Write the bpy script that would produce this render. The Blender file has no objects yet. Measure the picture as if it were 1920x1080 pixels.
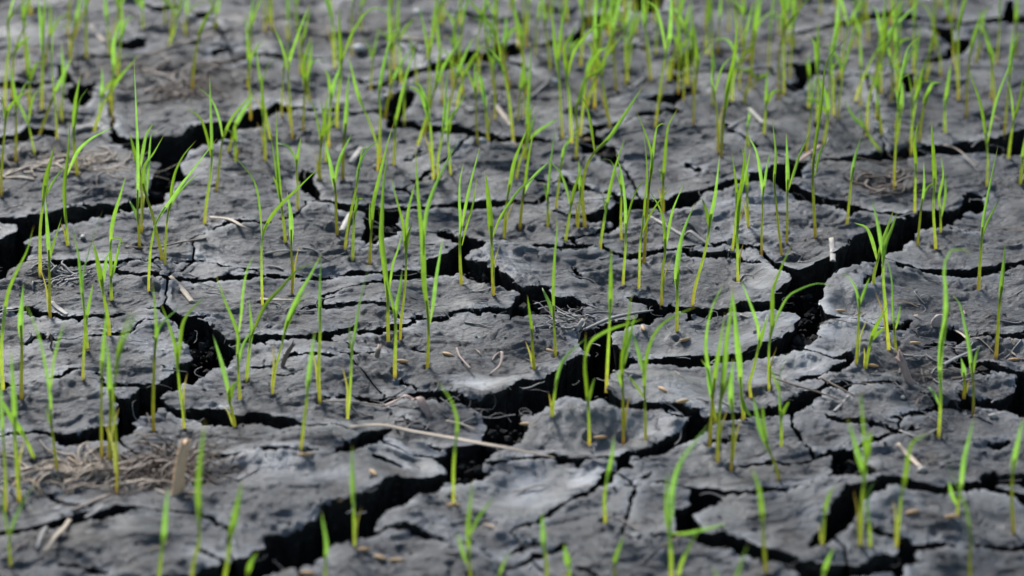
import bpy, math, random
import numpy as np
from mathutils import Vector
random.seed(7); rng = np.random.default_rng(11)
scene = bpy.context.scene
C = scene.collection

# ------------------------------------------------------------------ camera
TH = math.radians(24.0); F = 5333.3; H0 = 0.7006; DC = H0/math.tan(TH)
sT, cT = math.sin(TH), math.cos(TH)
cam_d = bpy.data.cameras.new('camera'); cam = bpy.data.objects.new('camera', cam_d); C.objects.link(cam)
cam.location = (0, -DC, H0); cam.rotation_euler = (math.pi/2-TH, 0, 0)
cam_d.lens = 100; cam_d.sensor_width = 36; cam_d.clip_start = 0.01; cam_d.clip_end = 500
cam_d.dof.use_dof = True; cam_d.dof.aperture_fstop = 6.2
cam_d.dof.focus_distance = H0/(sT+(590-540)/F*cT)
scene.camera = cam
# ------------------------------------------------------------------ light
SUN_EL, SUN_AZ = math.radians(31), math.radians(-22)     # azimuth from +Y towards +X
w = bpy.data.worlds.new('World'); scene.world = w; w.use_nodes = True
nt = w.node_tree; bg = nt.nodes['Background']
sky = nt.nodes.new('ShaderNodeTexSky'); sky.sky_type = 'NISHITA'; sky.sun_disc = False
sky.sun_elevation = SUN_EL; sky.sun_rotation = SUN_AZ
sky.air_density = 1.0; sky.dust_density = 0.7; sky.ozone_density = 1.0
nt.links.new(sky.outputs[0], bg.inputs[0]); bg.inputs[1].default_value = 0.095
sun_d = bpy.data.lights.new('sun', 'SUN'); sun_d.energy = 3.3; sun_d.angle = math.radians(15); sun_d.color = (1, .985, .965)
sun = bpy.data.objects.new('sun', sun_d); C.objects.link(sun)
sv = Vector((math.sin(SUN_AZ)*math.cos(SUN_EL), math.cos(SUN_AZ)*math.cos(SUN_EL), math.sin(SUN_EL)))
sun.rotation_euler = sv.to_track_quat('Z', 'Y').to_euler(); sun.location = sv*5
vs = scene.view_settings; vs.view_transform = 'Standard'; vs.look = 'None'; vs.gamma = 1; vs.exposure = 0.9
scene.render.engine = 'CYCLES'

# ------------------------------------------------------------------ materials
def mat(name):
    m = bpy.data.materials.new(name); m.use_nodes = True
    n = m.node_tree; return m, n, n.nodes['Principled BSDF']
def node(n, t, **k):
    o = n.nodes.new(t)
    for a, b in k.items(): setattr(o, a, b)
    return o
def noise(n, co, scale, detail=6, rough=.6, dist=0):
    o = node(n, 'ShaderNodeTexNoise'); o.inputs['Scale'].default_value = scale; o.inputs['Detail'].default_value = detail
    o.inputs['Roughness'].default_value = rough; o.inputs['Distortion'].default_value = dist
    n.links.new(co, o.inputs['Vector']); return o
def ramp(n, src, stops):
    o = node(n, 'ShaderNodeValToRGB'); r = o.color_ramp
    while len(r.elements) < len(stops): r.elements.new(.5)
    for e, (p, c) in zip(r.elements, stops): e.position = p; e.color = (*c, 1)
    n.links.new(src, o.inputs[0]); return o
def mix(n, fac, a, b, mode='MIX'):
    o = node(n, 'ShaderNodeMix', data_type='RGBA', blend_type=mode)
    for s, v in ((0, fac), (6, a), (7, b)):
        if hasattr(v, 'links'): n.links.new(v, o.inputs[s])
        elif isinstance(v, (int, float)): o.inputs[s].default_value = v
        else: o.inputs[s].default_value = (*v, 1)
    return o.outputs[2]
def crust_mat():
    m, n, b = mat('dry_mud_crust')
    co = node(n, 'ShaderNodeTexCoord').outputs['Object']
    n1 = noise(n, co, 14, 5, .6, .4); n2 = noise(n, co, 90, 8, .7, .6); n3 = noise(n, co, 420, 6, .7); n4 = noise(n, co, 34, 7, .65, 1.2)
    mp = node(n, 'ShaderNodeMapping'); mp.inputs['Scale'].default_value = (.55, 1, 1); n.links.new(co, mp.inputs[0])
    n5 = noise(n, mp.outputs[0], 210, 10, .72, 1.6)
    silt = node(n, 'ShaderNodeAttribute', attribute_name='silt').outputs['Fac']
    c1 = ramp(n, n2.outputs[0], [(.36, (.024, .0245, .027)), (.50, (.058, .0595, .064)), (.66, (.125, .127, .132))])
    brown = ramp(n, n4.outputs[0], [(.48, (0, 0, 0)), (.64, (.8, .8, .8))])
    c2 = mix(n, brown.outputs[0], c1.outputs[0], (.080, .062, .047))
    pale = ramp(n, n1.outputs[0], [(.46, (0, 0, 0)), (.68, (.5, .5, .5))])
    c3 = mix(n, pale.outputs[0], c2, (.12, .122, .126))
    speck = ramp(n, n3.outputs[0], [(.56, (0, 0, 0)), (.68, (.6, .6, .6))])
    c4 = mix(n, speck.outputs[0], c3, (.23, .22, .20))
    skin = ramp(n, n5.outputs[0], [(.50, (0, 0, 0)), (.62, (.55, .55, .55))])
    c4 = mix(n, skin.outputs[0], c4, (.20, .204, .212))
    siltc = ramp(n, n4.outputs[0], [(.35, (.085, .080, .070)), (.7, (.17, .168, .162))])
    c5 = mix(n, silt, c4, siltc.outputs[0])
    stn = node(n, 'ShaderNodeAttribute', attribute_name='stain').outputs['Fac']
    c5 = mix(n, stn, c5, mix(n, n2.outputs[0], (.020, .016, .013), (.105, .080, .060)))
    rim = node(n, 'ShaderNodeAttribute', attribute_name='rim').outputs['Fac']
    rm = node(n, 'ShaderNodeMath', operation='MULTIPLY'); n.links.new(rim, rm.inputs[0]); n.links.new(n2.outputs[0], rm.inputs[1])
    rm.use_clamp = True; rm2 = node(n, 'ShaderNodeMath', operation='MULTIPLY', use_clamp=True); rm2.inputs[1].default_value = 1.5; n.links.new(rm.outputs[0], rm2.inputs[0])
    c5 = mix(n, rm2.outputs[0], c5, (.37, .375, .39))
    n.links.new(c5, b.inputs['Base Color'])
    rr = node(n, 'ShaderNodeMapRange'); rr.inputs['To Min'].default_value = .46; rr.inputs['To Max'].default_value = .76
    n.links.new(n2.outputs[0], rr.inputs['Value'])
    mx_ = node(n, 'ShaderNodeMath', operation='MAXIMUM'); n.links.new(silt, mx_.inputs[0]); n.links.new(rim, mx_.inputs[1])
    ml = node(n, 'ShaderNodeMath', operation='MULTIPLY_ADD', use_clamp=True); ml.inputs[1].default_value = -.27; n.links.new(mx_.outputs[0], ml.inputs[0]); n.links.new(rr.outputs[0], ml.inputs[2])
    n.links.new(ml.outputs[0], b.inputs['Roughness'])
    b.inputs['Specular IOR Level'].default_value = .5
    b1 = node(n, 'ShaderNodeBump'); b1.inputs['Strength'].default_value = .75; b1.inputs['Distance'].default_value = .0032
    b2 = node(n, 'ShaderNodeBump'); b2.inputs['Strength'].default_value = .9; b2.inputs['Distance'].default_value = .0014
    inv = node(n, 'ShaderNodeMath', operation='MULTIPLY_ADD'); inv.inputs[1].default_value = -.45; inv.inputs[2].default_value = .8
    n.links.new(silt, inv.inputs[0]); n.links.new(inv.outputs[0], b1.inputs['Strength'])
    n.links.new(n2.outputs[0], b1.inputs['Height']); n.links.new(n3.outputs[0], b2.inputs['Height'])
    st = ramp(n, n5.outputs[0], [(.38, (0, 0, 0)), (.47, (.45, .45, .45)), (.50, (.5, .5, .5)), (.60, (1, 1, 1))])
    b3 = node(n, 'ShaderNodeBump'); b3.inputs['Distance'].default_value = .0042; n.links.new(inv.outputs[0], b3.inputs['Strength']); n.links.new(st.outputs[0], b3.inputs['Height'])
    n.links.new(b3.outputs[0], b1.inputs['Normal'])
    n.links.new(b1.outputs[0], b2.inputs['Normal']); n.links.new(b2.outputs[0], b.inputs['Normal'])
    return m
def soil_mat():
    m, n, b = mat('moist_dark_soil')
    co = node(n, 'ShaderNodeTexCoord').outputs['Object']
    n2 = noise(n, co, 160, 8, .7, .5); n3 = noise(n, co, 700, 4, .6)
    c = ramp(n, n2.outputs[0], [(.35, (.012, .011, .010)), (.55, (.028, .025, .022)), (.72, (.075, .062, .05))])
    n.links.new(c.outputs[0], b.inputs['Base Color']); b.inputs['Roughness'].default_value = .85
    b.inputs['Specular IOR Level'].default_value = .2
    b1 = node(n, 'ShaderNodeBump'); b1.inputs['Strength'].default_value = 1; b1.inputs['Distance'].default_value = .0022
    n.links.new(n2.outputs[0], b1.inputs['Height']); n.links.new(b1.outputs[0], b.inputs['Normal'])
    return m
def green_mat(name, stops, trans, rough=.42):
    m, n, b = mat(name)
    t = node(n, 'ShaderNodeAttribute', attribute_name='t').outputs['Fac']
    oi = node(n, 'ShaderNodeObjectInfo').outputs['Random']
    co = node(n, 'ShaderNodeTexCoord').outputs['Object']
    r = ramp(n, t, stops)
    hs = node(n, 'ShaderNodeHueSaturation'); n.links.new(r.outputs[0], hs.inputs['Color'])
    for sock, lo, hi in (('Hue', .476, .515), ('Value', .56, 1.14), ('Saturation', 1.0, .78)):
        mr = node(n, 'ShaderNodeMapRange'); mr.inputs['To Min'].default_value = lo; mr.inputs['To Max'].default_value = hi
        n.links.new(oi, mr.inputs['Value']); n.links.new(mr.outputs[0], hs.inputs[sock])
    ns = noise(n, co, 220, 3); v = ramp(n, ns.outputs[0], [(.3, (.8, .8, .8)), (.7, (1.15, 1.12, 1.0))])
    col = mix(n, 1.0, hs.outputs[0], v.outputs[0], 'MULTIPLY')
    n.links.new(col, b.inputs['Base Color']); b.inputs['Roughness'].default_value = rough
    tr = node(n, 'ShaderNodeBsdfTranslucent'); tc = mix(n, 1.0, col, (1.25, 1.2, .6), 'MULTIPLY'); n.links.new(tc, tr.inputs[0])
    ms = node(n, 'ShaderNodeMixShader'); ms.inputs[0].default_value = trans
    n.links.new(b.outputs[0], ms.inputs[1]); n.links.new(tr.outputs[0], ms.inputs[2])
    n.links.new(ms.outputs[0], n.nodes['Material Output'].inputs[0])
    return m
def straw_mat(name, c0, c1, rough=.6):
    m, n, b = mat(name)
    co = node(n, 'ShaderNodeTexCoord').outputs['UV']
    mp = node(n, 'ShaderNodeMapping'); mp.inputs['Scale'].default_value = (14, 1.5, 1); n.links.new(co, mp.inputs[0])
    ns = noise(n, mp.outputs[0], 2.2, 6, .65)
    r = ramp(n, ns.outputs[0], [(.32, c0), (.66, c1)])
    n.links.new(r.outputs[0], b.inputs['Base Color']); b.inputs['Roughness'].default_value = rough
    bp = node(n, 'ShaderNodeBump'); bp.inputs['Strength'].default_value = .5; bp.inputs['Distance'].default_value = .0005
    n.links.new(ns.outputs[0], bp.inputs['Height']); n.links.new(bp.outputs[0], b.inputs['Normal'])
    return m
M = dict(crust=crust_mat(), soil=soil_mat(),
    leaf=green_mat('seedling_leaf', [(0, (.31, .50, .05)), (.3, (.205, .46, .034)), (.88, (.165, .41, .045)), (.95, (.24, .32, .04)), (1, (.42, .28, .10))], .5),
    stem=green_mat('seedling_stem', [(0, (.80, .62, .30)), (.08, (.74, .70, .24)), (.35, (.60, .72, .18)), (1, (.40, .56, .07))], .65),
    dry=green_mat('seedling_sheath', [(0, (.40, .44, .07)), (.6, (.42, .42, .07)), (1, (.52, .36, .10))], .4),
    tan=straw_mat('straw_tan', (.22, .155, .10), (.55, .43, .31)), pale=straw_mat('straw_pale', (.18, .155, .13), (.46, .41, .355)),
    brown=straw_mat('straw_brown', (.075, .05, .034), (.23, .16, .11)), pink=straw_mat('straw_pinkish', (.22, .13, .10), (.48, .33, .26)),
    stub=straw_mat('straw_stub', (.46, .26, .13), (.82, .55, .32)), grey=straw_mat('straw_grey', (.10, .095, .09), (.27, .25, .23)), husk=straw_mat('husk', (.40, .21, .08), (.64, .40, .18)),
    shell=straw_mat('shell', (.22, .15, .125), (.46, .36, .31)), flake=straw_mat('flake', (.5, .48, .45), (.75, .73, .70)),
    pebble=straw_mat('pebble', (.22, .19, .15), (.45, .41, .34)))

# ------------------------------------------------------------------ pixel -> world
def ray(px, py):
    u, v = (px-960)/F, (py-540)/F
    return np.array([u, cT-v*sT, -sT-v*cT])
CAM = np.array([0, -DC, H0])
def plane_pt(px, py, z=0.0):
    d = ray(px, py); return CAM + d*((z-H0)/d[2])
def to_plane(P):
    P = np.asarray(P, float); u = (P[:, 0]-960)/F; v = (P[:, 1]-540)/F
    t = H0/(sT+v*cT); return np.stack([u*t, -DC+t*(cT-v*sT)], 1)

# ------------------------------------------------------------------ noise
def perlin(x, y, seed):
    r = np.random.default_rng(seed); p = r.permutation(256); p = np.concatenate([p, p])
    a = r.random(256)*2*np.pi; gx, gy = np.cos(a), np.sin(a)
    xi = np.floor(x).astype(np.int64); yi = np.floor(y).astype(np.int64); fx = x-xi; fy = y-yi
    xi &= 255; yi &= 255; x1 = (xi+1) & 255; y1 = (yi+1) & 255
    def g(ix, iy, dx, dy):
        h = p[p[ix]+iy]; return gx[h]*dx+gy[h]*dy
    u = fx*fx*fx*(fx*(fx*6-15)+10); v = fy*fy*fy*(fy*(fy*6-15)+10)
    a0 = g(xi, yi, fx, fy); a1 = g(x1, yi, fx-1, fy); b0 = g(xi, y1, fx, fy-1); b1 = g(x1, y1, fx-1, fy-1)
    l = a0+(a1-a0)*u; h = b0+(b1-b0)*u
    return (l+(h-l)*v)*1.5
def pn(X, Y, mm, seed): return perlin(X/(mm*.001)+17.3, Y/(mm*.001)+41.7, seed)

# ------------------------------------------------------------------ cracks, traced from the photograph
POLY = [
 [(350,1085),(390,1075),(430,1060),(475,1040),(495,1030),(495,1010),(555,1002),(600,989),(602,975),(622,960),(622,946),(630,937),(655,937),(670,932),(705,917),(717,902),(742,894),(775,895),(812,897),(848,890),(917,895),(902,906),(850,905),(830,910),(822,922),(787,935),(755,955),(717,972),(705,995),(695,1007),(667,1022),(620,1027),(602,1046),(575,1055),(530,1070),(495,1080),(440,1100),(380,1112),(300,1120)],
 [(890,764),(930,758),(960,733),(985,718),(1020,715),(1025,707),(1042,702),(1060,685),(1065,675),(1080,668),(1110,669),(1135,667),(1160,664),(1195,679),(1215,680),(1180,686),(1165,690),(1155,710),(1140,716),(1132,725),(1150,742),(1167,762),(1212,764),(1310,779),(1312,783),(1260,779),(1210,773),(1167,772),(1150,772),(1135,769),(1122,760),(1110,746),(1075,742),(1060,744),(1032,755),(1025,762),(1010,777),(980,782),(975,792),(987,805),(990,812),(975,832),(960,838),(925,848),(910,860),(902,882),(917,897),(900,906),(850,906),(845,890),(815,868),(842,860),(838,846),(852,836),(880,833),(905,830),(915,805),(905,780)],
 [(1085,625),(1095,617),(1120,612),(1195,600),(1200,592),(1222,582),(1245,577),(1255,572),(1292,575),(1302,578),(1360,580),(1375,575),(1435,572),(1455,576),(1460,588),(1435,588),(1335,594),(1292,590),(1270,587),(1225,602),(1222,610),(1195,615),(1150,622),(1140,635),(1145,650),(1172,667),(1135,669),(1110,668),(1092,658)],
 [(1195,680),(1242,679),(1315,677),(1320,676),(1385,670),(1422,662),(1440,655),(1470,640),(1490,625),(1495,610),(1502,603),(1490,594),(1470,588),(1475,580),(1530,576),(1540,588),(1550,600),(1592,611),(1550,607),(1543,610),(1537,617),(1527,640),(1520,652),(1500,665),(1485,667),(1445,677),(1397,681),(1335,690),(1310,691),(1260,690),(1220,686)],
 [(1100,869),(1140,864),(1175,859),(1210,851),(1235,837),(1267,825),(1285,808),(1305,797),(1335,795),(1365,786),(1400,775),(1440,766),(1462,765),(1482,752),(1505,740),(1535,730),(1547,724),(1570,717),(1590,720),(1598,725),(1580,735),(1560,727),(1540,737),(1540,747),(1522,760),(1490,767),(1480,770),(1440,776),(1400,786),(1370,797),(1330,812),(1297,825),(1280,835),(1255,850),(1222,860),(1185,866),(1177,875),(1182,882),(1160,885),(1152,872),(1122,868)],
 [(1297,917),(1345,922),(1350,935),(1347,947),(1330,953),(1310,962),(1295,967),(1302,980),(1310,990),(1305,1004),(1280,1009),(1270,995),(1265,970),(1270,957),(1295,945),(1303,958),(1305,950),(1297,932)],
 [(1440,1025),(1475,1032),(1505,1047),(1560,1057),(1615,1056),(1635,1053),(1685,1045),(1690,1030),(1680,1025),(1705,1030),(1720,1045),(1725,1052),(1695,1060),(1690,1082),(1665,1077),(1640,1073),(1600,1085),(1505,1082),(1500,1068),(1480,1062),(1440,1058)],
 [(1560,857),(1580,841),(1600,850),(1615,870),(1640,893),(1625,902),(1595,902),(1563,897),(1557,880)],
 [(1590,925),(1612,915),(1640,910),(1665,897),(1692,902),(1720,910),(1760,910),(1802,909),(1810,902),(1840,902),(1842,890),(1865,885),(1880,892),(1920,892),(1975,890),(1975,912),(1920,910),(1885,907),(1850,915),(1830,920),(1810,922),(1772,927),(1750,925),(1732,920),(1720,927),(1690,920),(1660,922),(1660,932),(1635,930),(1625,945),(1610,955),(1612,970),(1600,985),(1575,1000),(1560,1010),(1545,1017),(1517,1022),(1535,1005),(1550,982),(1557,960),(1565,945)],
 [(1772,672),(1800,668),(1815,665),(1850,678),(1880,690),(1890,700),(1830,702),(1805,695),(1790,685)],
 [(1482,512),(1502,510),(1540,497),(1570,482),(1580,472),(1592,465),(1592,455),(1615,442),(1640,432),(1665,420),(1690,412),(1705,402),(1727,397),(1755,395),(1775,397),(1790,391),(1807,385),(1807,370),(1835,370),(1850,366),(1840,380),(1842,390),(1832,397),(1805,405),(1790,415),(1782,427),(1765,432),(1725,434),(1717,440),(1710,450),(1690,462),(1665,477),(1652,490),(1635,502),(1615,500),(1580,502),(1570,510),(1555,527),(1550,535),(1547,545),(1532,572),(1515,582),(1490,592),(1470,590),(1452,582),(1455,562),(1470,540),(1482,527)],
 [(1440,320),(1472,315),(1487,307),(1512,312),(1500,330),(1482,347),(1520,357),(1545,370),(1565,375),(1590,377),(1610,385),(1625,390),(1652,395),(1700,400),(1695,406),(1652,405),(1622,402),(1595,405),(1570,397),(1560,390),(1522,392),(1505,385),(1485,370),(1465,357),(1440,352),(1425,340)],
 [(1070,405),(1095,402),(1120,395),(1140,390),(1160,380),(1185,375),(1210,377),(1250,375),(1280,360),(1315,360),(1335,355),(1350,347),(1370,345),(1400,341),(1408,333),(1445,320),(1445,352),(1420,350),(1405,350),(1372,358),(1350,365),(1317,368),(1310,380),(1300,390),(1260,395),(1225,395),(1185,394),(1160,402),(1135,410),(1120,415),(1102,412),(1085,408)],
 [(1052,328),(1065,333),(1080,345),(1097,347),(1110,352),(1140,358),(1162,370),(1158,374),(1138,366),(1120,362),(1098,352),(1072,354),(1062,346)],
 [(1073,503),(1083,510),(1092,520),(1085,525),(1077,515)],
 [(1085,262),(1092,258),(1115,248),(1120,242),(1118,255),(1135,265),(1150,275),(1155,290),(1150,304),(1130,300),(1115,290),(1100,290),(1090,285)],
 [(560,325),(567,318),(588,322),(585,335),(588,350),(600,367),(600,378),(580,368),(563,352)],
 [(685,397),(745,392),(750,410),(740,425),(750,432),(727,447),(705,455),(688,461),(675,452),(687,432),(683,412)],
 [(795,492),(812,485),(850,472),(870,464),(845,453),(822,445),(818,438),(835,436),(850,444),(880,452),(905,458),(932,464),(922,468),(895,480),(880,488),(872,495),(880,505),(862,517),(850,522),(840,518),(797,524)],
 [(872,505),(880,500),(905,502),(930,515),(955,530),(975,542),(990,545),(980,554),(945,545),(920,540),(895,537),(870,525)],
 [(212,270),(250,285),(280,300),(305,307),(287,330),(283,350),(280,370),(270,377),(280,390),(305,385),(317,367),(332,342),(350,335),(335,310),(345,292),(357,277),(400,268),(430,262),(450,245),(480,243),(490,240),(497,222),(517,212),(548,210),(580,205),(620,212),(655,215),(690,214),(707,212),(728,228),(728,210),(707,207),(655,208),(605,207),(580,200),(533,197),(520,192),(495,207),(480,205),(462,212),(445,225),(400,233),(372,236),(345,252),(315,262),(290,258),(250,263),(225,258),(215,252),(205,256)],
 [(722,187),(745,178),(762,168),(778,176),(770,195),(752,215),(745,240),(728,245),(725,225)],
 [(685,170),(700,160),(730,142),(740,135),(777,122),(792,124),(825,115),(860,100),(890,95),(910,98),(930,84),(960,80),(972,85),(975,100),(960,105),(937,110),(905,118),(885,123),(850,133),(812,137),(787,135),(772,148),(750,160),(730,162),(702,172)],
 [(-30,400),(0,402),(25,405),(50,407),(95,407),(120,400),(150,392),(190,390),(225,390),(250,380),(285,375),(285,388),(245,400),(217,405),(200,412),(160,415),(120,418),(110,432),(75,442),(50,445),(40,455),(60,470),(50,485),(20,500),(15,520),(-30,525),(-30,447),(20,440),(34,430),(34,419),(0,415),(-30,415)],
 [(118,180),(140,160),(178,160),(172,185),(160,200),(140,198)],
 [(107,125),(118,123),(130,140),(125,155),(110,153)],
 [(215,92),(225,78),(260,72),(278,72),(272,88),(235,95)],
 [(1090,35),(1110,30),(1140,30),(1142,58),(1125,61),(1105,52),(1095,62),(1093,80),(1078,85),(1068,78),(1060,72),(1075,62),(1090,50)],
 [(1187,10),(1195,0),(1200,-15),(1245,-15),(1243,18),(1225,28),(1200,27),(1190,20)],
 [(1260,118),(1275,105),(1290,92),(1312,90),(1310,105),(1292,125),(1275,135),(1263,130)],
 [(1170,187),(1205,186),(1230,180),(1262,178),(1270,168),(1290,165),(1320,170),(1300,175),(1282,180),(1262,198),(1240,192),(1215,190)],
 [(1737,55),(1755,52),(1780,57),(1785,68),(1778,77),(1762,72),(1750,62)],
 [(1780,55),(1800,42),(1830,38),(1880,32),(1885,5),(1900,0),(1905,30),(1975,30),(1975,48),(1910,47),(1870,50),(1830,47),(1800,52),(1790,62)],
 [(1722,120),(1735,112),(1770,103),(1780,88),(1790,80),(1822,74),(1815,92),(1790,106),(1755,115),(1735,122)],
 [(1472,122),(1500,123),(1540,117),(1545,122),(1530,130),(1530,138),(1515,145),(1520,155),(1505,168),(1485,175),(1472,168),(1480,160),(1500,152),(1490,140),(1490,133)],
 [(1690,150),(1700,143),(1710,145),(1712,160),(1705,178),(1698,175)],
 [(295,585),(310,575),(315,577),(332,590),(360,600),(390,605),(400,622),(420,628),(425,640),(450,640),(482,633),(482,650),(455,650),(445,650),(430,660),(440,672),(425,688),(390,697),(375,712),(342,718),(335,730),(300,742),(295,750),(305,757),(280,770),(245,782),(240,790),(255,800),(235,815),(222,800),(222,764),(240,755),(265,733),(295,720),(320,700),(335,688),(365,680),(350,660),(343,637),(332,613),(310,600)],
 [(700,753),(720,748),(760,737),(790,733),(805,732),(825,735),(850,742),(870,748),(895,760),(900,772),(875,764),(850,760),(830,755),(800,746),(765,741),(735,752),(700,757)],
 [(955,583),(968,562),(985,552),(990,543),(1010,542),(1030,546),(1032,557),(1055,558),(1085,562),(1100,573),(1085,580),(1065,585),(1040,585),(1000,588),(978,594),(960,593)],
 [(1177,555),(1195,553),(1210,560),(1232,567),(1247,577),(1225,583),(1210,575),(1195,565)],
 [(630,845),(655,835),(670,818),(700,810),(737,810),(715,830),(690,837),(670,846),(640,848)],
 [(1903,745),(1903,720),(1915,713),(1975,705),(1975,795),(1912,780)],
]
# bands: (x, top y, bottom y)
BAND = [
 [(1162,1003,1005),(1200,1005,1009),(1250,1006,1011),(1280,1006,1017),(1310,1002,1022),(1350,999,1030),(1390,1012,1042),(1445,1025,1058)],
 [(1700,1018,1040),(1720,1025,1034),(1755,1022,1033),(1795,1024,1030),(1830,1026,1030),(1875,1027,1036),(1925,1026,1034),(1975,1026,1034)],
 [(1775,622,632),(1785,620,640),(1800,627,642),(1830,630,641),(1860,633,646),(1890,630,645),(1920,628,644),(1975,628,642)],
 [(1672,787,791),(1705,777,787),(1745,768,779),(1765,762,768),(1800,757,765),(1830,752,766),(1870,750,764),(1895,745,770),(1910,730,775)],
 [(1660,490,497),(1685,494,508),(1727,502,513),(1770,506,516),(1800,506,521),(1830,500,520),(1865,495,513),(1890,490,507),(1920,487,501),(1975,484,498)],
 [(1545,300,302),(1580,300,305),(1600,294,306),(1635,290,302),(1680,285,300),(1705,277,296),(1740,272,290),(1770,268,285),(1800,268,289),(1850,262,290),(1890,256,292),(1920,252,288),(1975,248,285)],
 [(1142,469,472),(1160,474,481),(1175,478,488),(1195,475,486),(1215,470,482),(1240,464,476),(1260,465,473),(1290,463,471),(1315,461,464)],
 [(592,375,377),(605,378,384),(625,381,388),(640,385,396),(660,386,399),(685,388,400),(710,388,400),(730,391,400),(760,391,397),(790,388,399),(810,386,396),(835,384,394),(860,380,392),(890,380,394),(920,378,389),(945,376,383),(960,374,382),(1000,376,384),(1015,369,378),(1030,363,369),(1045,360,362)],
 [(480,516,522),(530,518,521),(560,516,521),(590,515,519),(620,511,520),(650,508,518),(690,508,515),(710,508,514),(730,510,526),(790,505,524),(797,490,524)],
 [(738,225,240),(770,227,240),(800,233,247),(830,232,246),(855,234,250),(880,238,254),(900,243,262),(925,252,266),(950,258,266),(975,260,269),(1000,263,268),(1040,266,268)],
 [(95,487,498),(120,490,502),(140,488,500),(175,487,493),(225,487,492),(260,486,490),(285,486,488)],
 [(-30,157,167),(0,155,165),(50,153,162),(95,148,158)],
 [(-30,262,275),(25,255,275),(60,242,262),(85,240,260),(105,245,262)],
 [(-30,583,588),(20,582,586),(45,577,588),(65,580,592),(92,586,593),(120,591,596),(150,593,599),(170,592,595),(205,589,592),(240,588,590),(265,584,587)],
 [(470,636,650),(500,628,648),(515,628,641),(545,632,640),(590,630,640),(600,627,645),(615,620,645),(630,614,628),(650,613,625),(665,612,616)],
 [(755,600,602),(800,598,602),(840,592,599),(860,584,594),(880,580,588),(920,582,588),(965,581,592)],
 [(292,752,758),(320,765,776),(350,764,779),(390,766,796),(425,773,798),(447,781,796),(480,774,797),(515,783,800),(555,790,798),(590,796,799),(625,797,799)],
 [(-30,812,820),(45,808,816),(100,811,820),(120,815,837),(150,811,835),(170,805,827),(195,803,826),(225,798,822),(242,795,810)],
 [(-30,1000,1012),(30,990,1000),(70,982,995),(100,978,990),(130,965,985),(160,960,972),(195,955,972),(225,948,962),(250,948,956)],
 [(1095,236,240),(1120,236,244),(1150,234,240),(1172,230,232)],
]
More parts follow.
